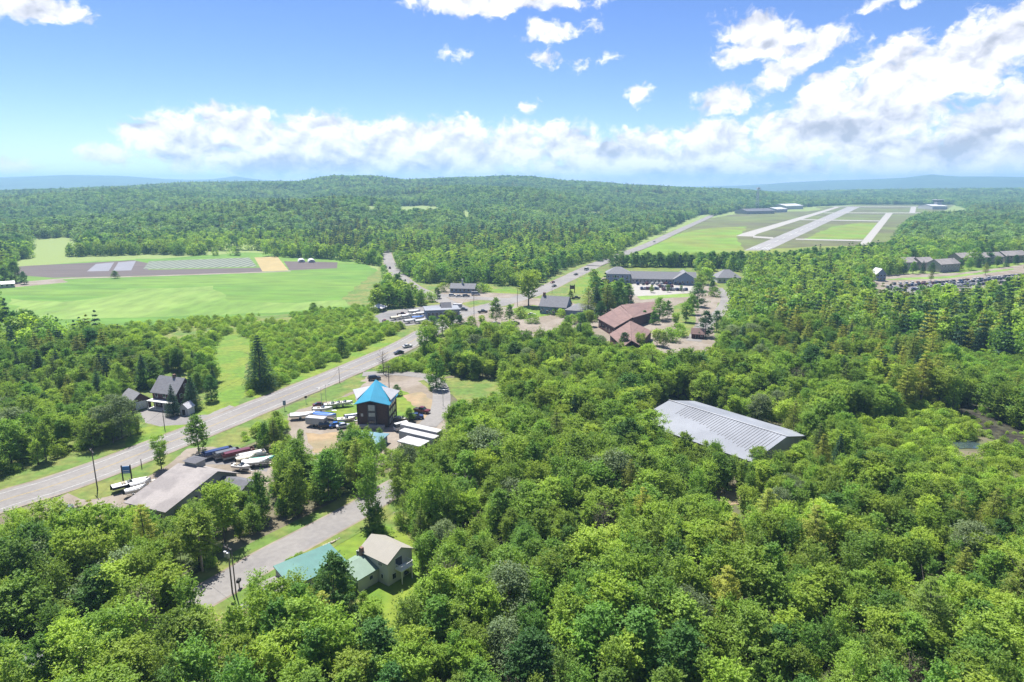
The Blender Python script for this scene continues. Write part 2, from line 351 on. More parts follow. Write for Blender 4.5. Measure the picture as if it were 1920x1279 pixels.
def GT(u, v):
    """where the sight line through a photograph pixel meets the terrain"""
    dx = u - 960; dz = -(v - 639.5)
    y = FPX * math.cos(PITCH) + dz * math.sin(PITCH); zz = -FPX * math.sin(PITCH) + dz * math.cos(PITCH)
    nrm = math.hypot(dx, y); r = 60.0
    while r < 12000:
        t = r / nrm
        if CAM_H + zz * t < float(hgt(dx * t, y * t)): return dx * t, y * t, float(hgt(dx * t, y * t))
        r *= 1.006
    return dx * t, y * t, 0.0
def sheet(name, px, m, z, rough=0.0, seed=0, world=False, kind='structure'):
    """flat patch of ground; outline given as photograph pixels (or world points), edge made irregular"""
    P = [tuple(p) for p in px] if world else [G(u, v) for u, v in px]
    if rough:
        rg = random.Random(seed or len(P) * 7 + int(P[0][0])); Q = []
        for i in range(len(P)):
            a, b = Vector(P[i]), Vector(P[(i + 1) % len(P)]); d = b - a; n = max(1, int(d.length / (rough * 4)))
            n = min(n, 40); nn = Vector((-d.y, d.x)).normalized() if d.length else Vector((0, 0))
            for k in range(n): Q.append(a + d * (k / n) + nn * rg.uniform(-rough, rough) * (k > 0))
        P = [(q.x, q.y) for q in Q]
    tris = tessellate_polygon([[Vector((x, y, 0)) for x, y in P]])
    me = bpy.data.meshes.new(name); me.from_pydata([(x, y, z) for x, y in P], [], [tuple(t) for t in tris])
    bm = bmesh.new(); bm.from_mesh(me); bmesh.ops.recalc_face_normals(bm, faces=bm.faces)
    if bm.faces and sum(f.normal.z for f in bm.faces) < 0: bmesh.ops.reverse_faces(bm, faces=bm.faces)
    bm.to_mesh(me); bm.free(); me.materials.append(m)
    o = link(bpy.data.objects.new(name, me)); tag(o, kind=kind); return o
def smooth_path(pts, n=8):
    P = [Vector(p) for p in pts]; P = [P[0] * 2 - P[1]] + P + [P[-1] * 2 - P[-2]]; out = []
    for i in range(1, len(P) - 2):
        for k in range(n):
            t = k / n; a, b, c, d = P[i-1], P[i], P[i+1], P[i+2]
            out.append(.5 * ((2*b) + (c-a)*t + (2*a-5*b+4*c-d)*t*t + (3*b-a-3*c+d)*t**3))
    out.append(P[-2]); return out
def ribbon(name, path, off, wid, m, z, dash=None, ws=None):
    V = []; F = []; acc = 0
    for i, p in enumerate(path):
        a = path[max(i-1, 0)]; b = path[min(i+1, len(path)-1)]; d = (b - a).normalized(); nn = Vector((-d.y, d.x))
        ww = wid if ws is None else ws[i]
        V += [(p + nn * (off - ww/2)).to_3d() + Vector((0, 0, z)), (p + nn * (off + ww/2)).to_3d() + Vector((0, 0, z))]
    for i in range(len(path) - 1):
        acc += (path[i+1] - path[i]).length
        if dash and (acc % (dash[0] + dash[1])) > dash[0]: continue
        F.append((2*i, 2*i+2, 2*i+3, 2*i+1))
    me = bpy.data.meshes.new(name); me.from_pydata(V, [], F)
    bm = bmesh.new(); bm.from_mesh(me)
    for f in bm.faces:
        f.normal_update()
        if f.normal.z < 0: f.normal_flip()
    bm.to_mesh(me); bm.free(); me.materials.append(m)
    o = link(bpy.data.objects.new(name, me)); tag(o, kind='structure'); return o
# ------------------------------------------------------------ ground cover, fields, lots, roads
_z = [0.02]
_st = [.0016]
def zn(): _z[0] += _st[0]; return _z[0]
def S(name, px, m, rough=0.0): return sheet(name, px, M[m], zn(), rough)
# farmland
S('field', [(-60,560),(-60,478),(60,474),(270,470),(480,474),(650,484),(690,498),(720,512),(712,548),(700,575),(600,585),(400,600),(300,612),(150,625),(60,608),(0,598)], 'grass', 1.5)
S('field', [(20,560),(120,566),(200,556),(240,541),(330,540),(400,536),(415,548),(430,566),(560,568),(640,562),(700,552),(704,572),(600,578),(560,583),(400,592),(330,595),(250,598),(120,600),(40,592)], 'grass_pale', 3)
S('field', [(100,600),(250,596),(380,590),(400,600),(330,612),(200,625),(110,618)], 'grass', 2)
S('field', [(20,500),(180,492),(250,488),(280,494),(278,506),(490,502),(495,510),(233,518),(100,521),(30,516)], 'soil')
S('field', [(180,495),(214,492),(204,508),(163,509)], 'mulch')
S('field', [(222,492),(255,489),(246,507),(212,508)], 'mulch')
S('field', [(280,490),(467,483),(482,500),(268,505)], 'rows')
S('field', [(477,483),(520,481),(541,507),(492,509)], 'straw')
S('field', [(532,490),(633,492),(632,503),(543,507)], 'soil')
S('field', [(30,492),(170,484),(250,483),(255,487),(180,491),(26,499)], 'grass_pale')
track = smooth_path([G(-40,540),G(0,534),G(60,528),G(133,522),G(240,519),G(480,511),G(545,508)])
ribbon('path', track, 0, 6, M['gravel'], zn())
S('path', [(0,532),(60,527),(118,524),(128,529),(60,536),(0,541)], 'gravel', .8)
# shrub land between the field and the main road, verges
S('grass', [(-60,610),(0,600),(150,622),(330,606),(600,585),(715,572),(780,600),(790,640),(640,700),(480,760),(340,812),(150,880),(0,945),(-60,965)], 'grass_dry', 1)
S('grass', [(440,640),(560,600),(700,580),(770,600),(800,625),(770,640),(700,668),(600,705),(530,735),(490,752),(470,740),(465,660)], 'grass_lawn', 1.5)
S('grass', [(370,700),(395,640),(440,620),(470,650),(460,730),(420,740)], 'grass_lawn', 1.5)
S('grass', [(600,600),(760,600),(800,612),(770,630),(620,640)], 'grass_lawn', 1.5)
S('lawn', [(345,762),(408,740),(410,722),(455,722),(460,742),(440,765),(415,778),(383,782),(345,782)], 'grass_lawn', .8)
S('lawn', [(225,850),(250,805),(300,798),(345,792),(345,803),(280,832),(225,858)], 'grass_lawn', .6)
S('lawn', [(60,905),(150,858),(230,846),(345,800),(480,750),(560,712),(560,722),(487,753),(345,812),(200,874),(60,922)], 'grass_dry', .7)
S('driveway', [(262,772),(290,762),(310,768),(350,778),(390,778),(430,760),(450,765),(440,782),(400,792),(340,797),(300,800),(272,793)], 'asphalt', .3)
# strip between the main road and the shops
S('grass', [(60,955),(127,922),(233,882),(333,845),(493,775),(540,762),(600,735),(700,690),(745,672),(800,660),(835,640),(860,640),(860,700),(800,720),(700,740),(560,790),(450,840),(350,870),(280,900),(220,930),(150,945)], 'grass_dry', 1)
S('grass', [(745,672),(800,655),(860,650),(860,695),(800,702),(740,700),(715,695)], 'grass_lawn', 1)
S('lot', [(60,960),(127,925),(160,938),(205,930),(250,905),(285,890),(340,850),(350,842),(400,838),(510,850),(520,900),(480,930),(330,980),(200,975),(100,972)], 'gravel', .5)
S('lot', [(345,868),(372,852),(440,838),(500,855),(500,885),(440,872),(380,872)], 'asphalt_d', .5)
S('grass', [(130,924),(170,905),(233,886),(280,868),(335,846),(340,852),(320,868),(288,888),(262,900),(222,926),(180,936),(150,936)], 'grass_dry', .4)
# ground round the tall house
S('lot', [(538,778),(560,768),(600,758),(640,745),(690,705),(720,699),(800,700),(838,712),(842,745),(832,790),(842,830),(790,860),(700,880),(600,880),(560,850),(545,815)], 'gravel', .5)
S('lawn', [(545,767),(560,755),(610,732),(650,716),(688,716),(668,732),(640,742),(600,752),(560,768)], 'grass_dry', .3)
S('lawn', [(622,752),(668,738),(672,790),(640,798),(625,782),(608,775)], 'grass_lawn', .5)
S('lawn', [(738,738),(752,730),(772,742),(785,758),(770,785),(742,782)], 'grass_lawn', .5)
S('lawn', [(755,742),(790,735),(815,755),(825,790),(800,800),(785,768)], 'sand', .5)
S('lawn', [(783,715),(815,708),(900,712),(940,712),(945,735),(900,750),(868,760),(848,740),(810,735)], 'grass_dry', .5)
S('lot', [(572,812),(600,815),(640,810),(620,850),(590,850)], 'sand', .5)
# land by the side road
S('grass', [(300,1210),(380,1100),(480,1040),(640,960),(700,915),(790,960),(800,1160),(700,1240),(500,1240)], 'grass_dry', 1)
S('lawn', [(550,1050),(690,975),(760,1000),(800,1040),(790,1160),(690,1200),(680,1100),(600,1040)], 'grass_lawn', .5)
S('path', [(700,960),(712,905),(728,893),(745,905),(740,962),(715,975)], 'gravel', .4)
S('path', [(385,1130),(420,1110),(520,1085),(560,1075),(600,1075),(580,1110),(500,1140),(440,1160),(390,1150)], 'asphalt', .3)
S('path', [(400,1160),(470,1140),(440,1200),(420,1240),(380,1240)], 'sand', .5)
# crossroads and its lots
S('grass', [(640,560),(715,500),(740,470),(900,500),(1100,480),(1180,470),(1330,480),(1420,520),(1400,660),(1200,680),(1000,650),(860,640),(780,640),(720,620)], 'grass_dry', 2)
S('grass', [(905,543),(970,541),(972,552),(900,557)], 'grass_lawn', 1)
S('grass', [(1062,548),(1085,525),(1120,508),(1140,520),(1120,540),(1090,552)], 'grass_lawn', 1)
S('lot', [(704,592),(720,584),(800,574),(845,568),(880,575),(900,590),(880,602),(800,606),(760,612),(716,612)], 'asphalt_d', .6)
S('lot', [(790,560),(835,548),(900,548),(980,552),(1000,560),(1040,560),(1120,580),(1130,612),(1060,632),(960,632),(860,610),(840,596),(870,585),(830,570)], 'gravel', .6)
S('lot', [(820,540),(840,532),(905,536),(905,552),(860,556),(815,556)], 'gravel', .6)
S('grass', [(815,562),(840,558),(838,568),(805,572)], 'grass_dry', .8)
S('grass', [(868,568),(900,563),(965,565),(962,576),(890,578),(862,574)], 'grass_dry', .8)
S('grass', [(958,580),(1000,572),(1040,582),(1030,592),(975,600)], 'grass_lawn', .8)
S('lot', [(1105,548),(1130,520),(1200,530),(1310,530),(1345,535),(1365,560),(1345,600),(1335,660),(1240,665),(1225,640),(1090,640),(1100,600)], 'gravel', .8)
S('lot', [(1130,533),(1180,532),(1310,530),(1312,548),(1200,556),(1140,545)], 'concrete', .8)
S('path', [(1195,556),(1300,550),(1305,556),(1200,562)], 'grass_pale', .8)
S('grass', [(1262,575),(1300,560),(1305,600),(1295,630),(1270,632)], 'grass_dry', .6)
S('grass', [(1345,570),(1365,562),(1362,610),(1345,640),(1338,620)], 'grass_dry', .6)
# airport
_zs = _z[0]; _st[0] = .03
S('field', [(1120,505),(1180,470),(1262,432),(1330,410),(1400,398),(1500,390),(1640,384),(1790,384),(1770,396),(1720,400),(1690,430),(1660,470),(1600,480),(1400,500),(1200,505)], 'grass_air', 3)
S('field', [(1150,500),(1185,476),(1262,440),(1330,428),(1400,425),(1390,440),(1380,446),(1400,470),(1530,462),(1610,462),(1600,480),(1400,500),(1200,505)], 'grass_air2', 3)
S('field', [(1505,450),(1560,425),(1610,418),(1650,418),(1625,448)], 'grass_air2', 3)
M['runway'] = mat('runway_asphalt', (.25, .24, .235), .9, .12, .05, c2=(.29, .28, .27), sc2=.02, stretch=(.2, 1, 1)); S('runway', [(1395,470),(1441,470),(1613,388),(1590,388)], 'runway')
S('runway', [(1380,443),(1392,438),(1567,388),(1577,388),(1420,439),(1412,444)], 'concrete')
S('runway', [(1610,460),(1628,460),(1675,399),(1662,399)], 'concrete')
S('runway', [(1705,399),(1716,399),(1718,388),(1708,388)], 'concrete')
S('runway', [(1412,443),(1412,446),(1450,448.5),(1450,445.5)], 'concrete')
S('runway', [(1492,448),(1492,450),(1612,453),(1620,450.5)], 'concrete')
S('runway', [(1502,411.5),(1502,413),(1652,415.5),(1655,414)], 'concrete')
S('runway', [(1545,399),(1545,400),(1820,400.5),(1820,399)], 'concrete')
S('runway', [(1560,387.6),(1560,388.5),(1740,388.5),(1740,387.6)], 'concrete')
ra, rb_ = Vector(G(1418, 470)), Vector(G(1601.5, 388)); dr_ = (rb_ - ra).normalized(); zr_ = zn()
ribbon('runway_marking', [ra + dr_ * (60 + 6 * i) for i in range(200)], 0, 1.2, M['paint_w'], zr_, dash=(30, 30))
for o_ in (-9, -6, -3, 3, 6, 9): ribbon('runway_marking', [ra + dr_ * 12, ra + dr_ * 42], o_, 1.6, M['paint_w'], zr_)
_z[0] = _zs; _st[0] = .0016
# shopping lot on the right
S('lot', [(1610,528),(1640,517),(1700,514),(1800,512),(1940,494),(1960,500),(1960,520),(1880,534),(1760,552),(1660,556),(1630,545)], 'gravel', 1)
S('grass', [(1640,525),(1700,521),(1780,518),(1900,503),(1900,506),(1780,522),(1700,525)], 'grass_pale', 1)
S('grass', [(1750,505),(1800,512),(1900,498),(1920,488),(1840,492)], 'grass_lawn', 1)
S('lot', [(1660,535),(1760,533),(1900,514),(1925,514),(1880,532),(1760,549),(1665,550)], 'asphalt_d', 1)
# marsh and creek on the right
S('path', [(1735,742),(1755,738),(1795,748),(1850,772),(1930,802),(1990,830),(1990,862),(1920,845),(1870,830),(1835,798),(1770,768)], 'mud', .5)
S('water', [(1786,830),(1812,826),(1836,832),(1836,842),(1800,842)], 'water', .4)
S('path', [(1300,925),(1350,905),(1400,915),(1395,945),(1330,950)], 'sand', .8)
S('lot', [(1235,820),(1500,850),(1480,880),(1380,900),(1250,860)], 'gravel', 1)

# roads
main_c = smooth_path([G(-420,1080),G(-200,1012),G(0,941),G(100,911),G(200,876),G(300,837),G(400,798),G(487,762),G(552,736),G(625,706),G(700,674),G(756,649),G(800,624),G(842,599),G(890,582),G(955,565),G(1010,547),G(1060,524),G(1113,499),G(1170,477),G(1221,457),G(1266,436),G(1317,413),G(1342,402),G(1375,392)])
WM = 12.2
ribbon('road', main_c, 0, WM + 1.6, M['gravel'], zn()); ribbon('road', main_c, 0, WM, M['asphalt'], zn())
ribbon('road', main_c[144:], 0, WM + 1.6, M['gravel'], .45); ribbon('road', main_c[144:], 0, WM, M['asphalt'], .55)     # over the thicker airfield turf
zz = zn() + .01
for o_ in (-WM/2 + 1.7, WM/2 - 1.7): ribbon('road_marking', main_c[:110], o_, .17, M['paint_w'], zz)
for o_ in (-.16, .16): ribbon('road_marking', main_c[:110], o_, .13, M['paint_y'], zz)
side_c = smooth_path([G(100,1290),G(200,1220),G(300,1165),G(380,1120),G(438,1087),G(503,1047),G(603,994),G(675,955),G(715,930),G(760,905),G(830,880)])
ribbon('grass', side_c, 0, 15, M['grass_dry'], zn()); ribbon('road', side_c, 0, 8.2, M['gravel'], zn()); ribbon('road', side_c, 0, 7.2, M['asphalt'], zn())
nw = smooth_path([G(724,470),G(727,485),G(736,503),G(752,520),G(778,540),G(815,556),G(850,572),G(880,585)])
ribbon('road', nw, 0, 11, M['gravel'], zn()); ribbon('road', nw, 0, 9.5, M['asphalt'], zn())
cross = smooth_path([G(800,552),G(850,556),G(905,560),G(960,562)]); ribbon('road', cross, 0, 10, M['asphalt'], zn())
drv = smooth_path([G(800,704),G(822,722),G(828,745),G(822,775),G(800,800)]); ribbon('driveway', drv, 0, 6, M['asphalt'], zn())
drv = smooth_path([G(680,702),G(740,700),G(800,705)]); ribbon('driveway', drv, 0, 6, M['asphalt'], zn())
drv = smooth_path([G(1345,540),G(1362,560),G(1350,585),G(1320,610),G(1300,640)]); ribbon('driveway', drv, 0, 7, M['asphalt'], zn())

# ------------------------------------------------------------ what has to stay visible from above the trees (photograph pixels)
OPEN = [
 [(-80,960),(-80,935),(0,902),(60,885),(150,852),(220,838),(290,802),(262,790),(268,768),(290,742),(310,702),(345,702),(362,748),(408,735),(412,720),(452,720),(448,752),(487,738),(560,708),(640,676),(700,646),(760,618),(775,605),(715,600),(700,590),(722,580),(800,573),(840,568),(795,548),(752,530),(733,512),(714,475),(734,475),(750,512),(800,540),(835,530),(900,530),(970,540),(1005,536),(1060,505),(1115,488),(1122,500),(1090,528),(1110,548),(1090,588),(1118,598),(1060,608),(1040,608),(1000,625),(965,605),(935,603),(860,602),(835,605),(832,622),(790,650),(750,668),(735,672),(700,690),(690,700),(740,699),(800,700),(880,712),(930,712),(925,735),(880,750),(836,755),(826,790),(820,830),(790,838),(740,835),(735,825),(720,802),(660,800),(622,815),(602,850),(575,850),(578,805),(545,790),(540,768),(500,772),(440,800),(415,815),(505,850),(505,880),(495,893),(465,893),(425,900),(400,915),(360,915),(330,935),(318,950),(290,955),(240,948),(150,940),(80,945),(30,955),(-80,1000)],
 [(1230,765),(1257,750),(1486,822),(1470,832),(1440,840),(1385,842),(1300,815),(1250,792)],
 [(370,1092),(430,1042),(500,1004),(580,968),(640,936),(682,920),(690,985),(668,1005),(712,1010),(768,1030),(772,1085),(760,1105),(715,1130),(690,1125),(680,1092),(665,1060),(640,1045),(600,1055),(560,1088),(520,1102),(450,1110),(420,1130),(385,1135)],
 [(712,912),(728,900),(736,960),(715,965)],
 [(1115,500),(1175,466),(1260,426),(1310,404),(1335,402),(1330,415),(1230,465),(1180,487),(1125,512)],
 [(1108,600),(1170,570),(1226,562),(1242,600),(1222,640),(1195,652),(1140,640)],
 [(1228,545),(1345,532),(1366,560),(1352,600),(1330,655),(1230,658),(1218,630),(1250,600)],
 [(1128,500),(1300,502),(1312,520),(1302,548),(1200,556),(1180,540),(1130,532)],
 [(1338,504),(1396,514),(1390,532),(1338,532)],
 [(1170,484),(1185,470),(1262,432),(1330,408),(1370,397),(1480,390),(1600,384),(1790,384),(1830,398),(1720,402),(1700,415),(1660,460),(1640,464),(1600,468),(1530,474),(1470,482),(1350,484),(1200,486)],
 [(1630,520),(1700,515),(1790,505),(1830,500),(1925,492),(1925,520),(1870,535),(1760,549),(1660,553)],
 [(1700,492),(1745,490),(1750,505),(1705,508)],[(1768,494),(1795,492),(1795,508),(1770,508)],[(1805,484),(1925,476),(1925,492),(1810,496)],
 [(0,545),(0,520),(120,524),(30,516),(28,490),(120,482),(270,478),(480,480),(640,488),(700,498),(718,512),(708,530),(690,545),(690,570),(600,570),(560,583),(400,590),(330,595),(250,602),(180,612),(110,608),(60,585),(0,575)],
 [(1770,752),(1850,784),(1925,814),(1925,836),(1850,802)],
 [(1782,826),(1832,826),(1838,844),(1800,842)],
 [(60,448),(138,446),(146,458),(110,472),(60,474)], [(385,458),(440,455),(520,462),(500,468),(400,466)],
 [(410,640),(440,622),(468,640),(462,720),(415,722)], [(1340,925),(1385,920),(1390,940),(1350,945)],
 [(70,1250),(100,1238),(105,1255),(75,1270)],[(748,388),(800,386),(832,392),(830,397),(750,397)],[(688,387),(705,386),(705,394),(690,395)],
 [(1095,396),(1130,396),(1130,402),(1095,402)],[(1000,393),(1015,393),(1015,399),(1000,399)],[(865,394),(876,394),(882,408),(874,410)],
 [(1755,438),(1768,438),(1776,452),(1762,454)],[(1530,490),(1560,492),(1560,500),(1530,500)],
 [(880,912),(905,910),(906,918),(884,922)],[(236,740),(262,728),(282,742),(282,765),(262,770),(240,752)],
]
def in_poly(px, py, poly):
    P = np.array(poly, float); x0, y0 = P[:, 0], P[:, 1]; x1, y1 = np.roll(x0, -1), np.roll(y0, -1)
    r = np.zeros(len(px), bool)
    for a, b, c, d in zip(x0, y0, x1, y1):
        if b == d: continue
        cnd = ((b > py) != (d > py)) & (px < (c - a) * (py - b) / (d - b) + a); r ^= cnd
    return r
def opened(u, v):
    r = np.zeros(len(u), bool)
    for p in OPEN: r |= in_poly(u, v, p)
    return r
SHRUB = [  # low bushy growth (photograph pixels of the ground)
 [(100,620),(330,600),(560,585),(690,575),(720,600),(770,610),(760,628),(640,690),(480,745),(380,700),(300,680),(200,650)],
 [(1560,790),(1700,800),(1860,850),(2100,850),(2100,960),(1800,960),(1600,900)],
 [(735,665),(830,640),(850,690),(800,700),(720,698)], [(1700,760),(1860,790),(1850,830),(1760,825),(1690,800)], [(1730,640),(1960,640),(1960,790),(1800,740)]]
CONIF = [  # where pines and spruces are frequent, with their share
 ([(1430,600),(1960,560),(1960,760),(1700,770),(1480,720)], .5), ([(1480,760),(1750,760),(1700,1000),(1300,1000)], .25),
 ([(600,425),(700,430),(690,480),(600,480)], .8), ([(830,440),(1110,430),(1100,480),(840,480)], .6), ([(0,640),(240,700),(240,780),(0,760)], .25),
 ([(1100,520),(1200,520),(1200,600),(1100,600)], .4), ([(-100,900),(2100,900),(2100,1500),(-100,1500)], .035)]
# ------------------------------------------------------------ building materials
M['brown'] = stripes(mat('brown_wood_siding', (.095, .052, .038), .8, .2, 2), 3.2, .3, 2, .15)
M['darkwood'] = mat('dark_wood', (.05, .04, .038), .8, .2, 2)
M['greywood'] = stripes(mat('grey_shingles', (.11, .10, .10), .85, .2, 3), 3.0, .3, 2, .15)
M['blueroof'] = stripes(mat('blue_metal_roof', (.04, .34, .52), .4, .07, .5, spec=.5), 2.2, .18, 0, .08)
M['whiteroof'] = mat('white_metal_roof', (.52, .52, .54), .5, .06, .6)
M['silver'] = mat('silver_metal_roof', (.245, .262, .295), .6, .08, .15, c2=(.205, .22, .25), sc2=.08)
M['tanroof'] = mat('tan_shingle_roof', (.30, .275, .265), .9, .08, 2, c2=(.24, .22, .215), sc2=.2)
M['greyroof'] = stripes(mat('grey_shingle_roof', (.20, .20, .215), .9, .12, 1.5), 2.5, .12, 2, .2)
M['darkroof'] = mat('dark_shingle_roof', (.13, .13, .145), .9, .15, 1.5)
M['beigeroof'] = stripes(mat('beige_metal_roof', (.30, .28, .24), .6, .04, .8), 2.0, .07, 0, .1)
M['tealroof'] = stripes(mat('teal_metal_roof', (.015, .13, .115), .5, .1, .7, c2=(.03, .165, .145), sc2=.3), 2.0, .1, 0, .1)
M['paleteal'] = mat('faded_green_roof', (.19, .27, .21), .6, .08, .7)
M['redroof'] = stripes(mat('reddish_shingle_roof', (.18, .115, .105), .9, .1, .5, c2=(.21, .135, .12), sc2=.1), 1.1, .12, 2, .2)
M['whitewall'] = stripes(mat('white_clapboard', (.5, .5, .48), .8, .05, 1), 4, .12, 2, .15)
M['creamwall'] = stripes(mat('cream_clapboard', (.52, .51, .45), .8, .05, 1), 4, .12, 2, .15)
M['greywall'] = mat('grey_stucco', (.36, .34, .32), .9, .08, .7)
M['tanwall'] = mat('tan_wall', (.32, .27, .24), .9, .08, .5)
M['redwall'] = mat('dark_red_wall', (.10, .045, .045), .85, .1, 2)
M['bluewall'] = mat('blue_grey_wall', (.20, .25, .33), .85, .08, 2)
M['trailerwhite'] = mat('trailer_panel', (.42, .42, .43), .6, .12, .5)
M['trim'] = mat('white_trim', (.70, .70, .68), .6, .04, 2)
M['glass'] = mat('window_glass', (.03, .04, .05), .08, .1, 1, spec=.8)
M['paleglass'] = mat('curtained_glass', (.40, .40, .39), .2, .15, 1.5, spec=.6)
M['brick'] = mat('brick', (.20, .12, .09), .9, .2, 4)
M['pole'] = mat('weathered_pole', (.16, .13, .11), .95, .2, 1, stretch=(1, 1, .1))
M['metal'] = mat('galvanised_metal', (.45, .46, .47), .4, .1, 1, metal=.6)
M['black'] = mat('black_rubber', (.02, .02, .02), .8, .1, 2)
M['signblue'] = mat('blue_sign', (.03, .14, .33), .5, .05, 2)
M['stone'] = mat('field_stone', (.40, .37, .33), .95, .25, 2)
M['wood'] = mat('weathered_wood', (.34, .28, .20), .9, .2, 2)
M['insul'] = mat('ceramic_grey', (.5, .5, .5), .4, .1, 2)
CC = {'white': (.58, .58, .57), 'silver': (.42, .43, .45), 'black': (.02, .02, .025), 'navy': (.02, .04, .13), 'red': (.22, .02, .02), 'grey': (.13, .135, .14), 'tan': (.38, .32, .22), 'blue': (.03, .13, .42), 'maroon': (.12, .02, .025), 'cream': (.60, .55, .42), 'green': (.05, .3, .22), 'orange': (.5, .16, .03)}
PM = {}
def paint(c):
    if c not in PM: PM[c] = mat(c + '_paint', CC[c], .3, .04, 1, spec=.5)
    return PM[c]
# ------------------------------------------------------------ building helpers
def hz(u, vb, vt):
    x, y = G(u, vb); dz = -(vt - 639.5); return CAM_H + y * (-FPX * math.sin(PITCH) + dz * math.cos(PITCH)) / (FPX * math.cos(PITCH) + dz * math.sin(PITCH))
def rect(p0, p1, z=0.0):
    a = Vector(G(*p0, z)); b = Vector(G(*p1, z)); d = b - a; return (a.x, a.y, 0.1), math.atan2(d.y, d.x), d.length
def gable(t, L, W, e, r, wm, rm, x0=0, y0=0, off=.5, ov=.45, axis='x', th=.16, z0=0, wn='wall', rn='roof'):
    """ridge along axis; returns wall, roof"""
    if axis == 'x': yr = y0 + W * off; pr = [(y0, z0), (y0 + W, z0), (y0 + W, e), (yr, r), (y0, e)]; wl = MB().prism(pr, x0, x0 + L, 'x')
    else: yr = x0 + L * off; pr = [(x0, z0), (x0 + L, z0), (x0 + L, e), (yr, r), (x0, e)]; wl = MB().prism(pr, y0, y0 + W, 'y')
    wo_ = wl.build(wn, wm, t)
    a, b = (y0, y0 + W) if axis == 'x' else (x0, x0 + L); s1 = (r - e) / (yr - a); s2 = (r - e) / (b - yr)
    lo, hi = a - ov, b + ov; g = .03
    prf = [(lo, e - ov * s1 + g), (yr, r + g), (hi, e - ov * s2 + g), (hi, e - ov * s2 + g + th), (yr, r + g + th), (lo, e - ov * s1 + g + th)]
    rf = MB().prism(prf, (x0 if axis == 'x' else y0) - ov, (x0 + L if axis == 'x' else y0 + W) + ov, 'x' if axis == 'x' else 'y')
    return wo_, rf.build(rn, rm, t)
def hip(t, L, W, e, r, wm, rm, x0=0, y0=0, ov=.5, ins=None, rn='roof', wn='wall', z0=0):
    if wm: MB().box(x0, x0 + L, y0, y0 + W, z0, e).build(wn, wm, t)
    i = W / 2 if ins is None else ins; x1, y1 = x0 + L + ov, y0 + W + ov; x0 -= ov; y0 -= ov; ym = (y0 + y1) / 2
    b = MB(); v = [(x0,y0,e+.02),(x1,y0,e+.02),(x1,y1,e+.02),(x0,y1,e+.02),(x0,y0,e+.18),(x1,y0,e+.18),(x1,y1,e+.18),(x0,y1,e+.18),(x0+i,ym,r),(x1-i,ym,r)]
    b.add(v, [(3,2,1,0),(0,1,5,4),(1,2,6,5),(2,3,7,6),(3,0,4,7),(4,5,9,8),(6,7,8,9),(5,6,9),(7,4,8)]); return b.build(rn, rm, t)
def win(t, L, W, face, a, z, w=1.0, h=1.2, gm='glass', fm='trim', x0=0, y0=0, name='window', pane='pane', proud=.06):
    def fb(d0, d1, ww, hh):
        b = MB(); z0, z1 = z - hh / 2, z + hh / 2
        if face == 'f': b.box(a - ww/2, a + ww/2, y0 - d1, y0 + d0, z0, z1)
        if face == 'b': b.box(a - ww/2, a + ww/2, y0 + W - d0, y0 + W + d1, z0, z1)
        if face == 'l': b.box(x0 - d1, x0 + d0, a - ww/2, a + ww/2, z0, z1)
        if face == 'r': b.box(x0 + L - d0, x0 + L + d1, a - ww/2, a + ww/2, z0, z1)
        return b
    f = fb(.05, proud, w + .18, h + .18).build(name, M[fm], t); fb(.04, proud + .025, w, h).build(pane, M[gm], f); return f
def door(t, L, W, face, a, w=1.0, h=2.1, m='darkwood', **k):
    d = win(t, L, W, face, a, h/2 + .1, w, h, m, 'trim', name='door', pane='door_leaf', **k); return d
def wins(t, L, W, face, n, zs, w=.9, h=1.1, **k):
    sp = L if face in 'fb' else W
    for z in zs:
        for i in range(n): win(t, L, W, face, sp * (i + .5) / n, z, w, h, **k)

# ------------------------------------------------------------ the tall house with the star shaped roof
o3, rz, Lh = rect((672, 800), (728, 803)); rz += R(4)
t = thing('star_roof_house', 'tall brown timber house under a bright blue star shaped roof', 'house', o3, rz)
Lh = 9.2; e = 7.2; c = Lh / 2; MBw = MB().box(0, Lh, 0, Lh, 0, e + .4); MBw.build('wall', M['brown'], t)
MB().box(c - 1.5, c + 1.0, -.5, .05, 0, 6.9).build('bay', M['greywood'], t)
def pt(x, y, z): return (x, y, z)
A = (c, c, 13.2); o_ = .7
FL, FR, BR, BL = (-o_, -o_, e - .1), (Lh + o_, -o_, e - .1), (Lh + o_, Lh + o_, e - .1), (-o_, Lh + o_, e - .1)
MF, MRt, MBk, ML = (c - .4, -1.0, e + 1.2), (Lh + 2.1, c, e + 2.9), (c, Lh + 1.6, e + 2.2), (-2.1, c, e + 2.9)
def lerp(p, q, k): return tuple(p[i] + (q[i] - p[i]) * k for i in range(3))
rb = MB(); rw = MB()
def tri(b, p, q, r_): b.add([p, q, r_, (p[0], p[1], p[2] - .18), (q[0], q[1], q[2] - .18), (r_[0], r_[1], r_[2] - .18)], [(0,1,2),(5,4,3),(0,3,4,1),(1,4,5,2),(2,5,3,0)])
tri(rb, A, FL, MF); tri(rb, A, MF, FR); tri(rb, A, BR, MBk); tri(rb, A, MBk, BL)
tri(rb, A, FR, BR); tri(rb, A, BL, FL)
rb.build('roof', M['blueroof'], t)
for sg in (1, -1):
    X = (lambda v: v) if sg > 0 else (lambda v: Lh - v)
    rw = MB(); Kc = (X(c + 1.5), c - .2, 11.3); T = (X(Lh + 2.6), c, e + 2.7); D1 = (X(Lh + .5), c - 3.1, e + .75); D2 = (X(Lh + .5), c + 3.1, e + .75)
    tri(rw, Kc, D1, T); tri(rw, Kc, T, D2); rw.build('roof_wing', M['whiteroof'], t)  # wing facets coloured white to stand for sky glare on the metal roof
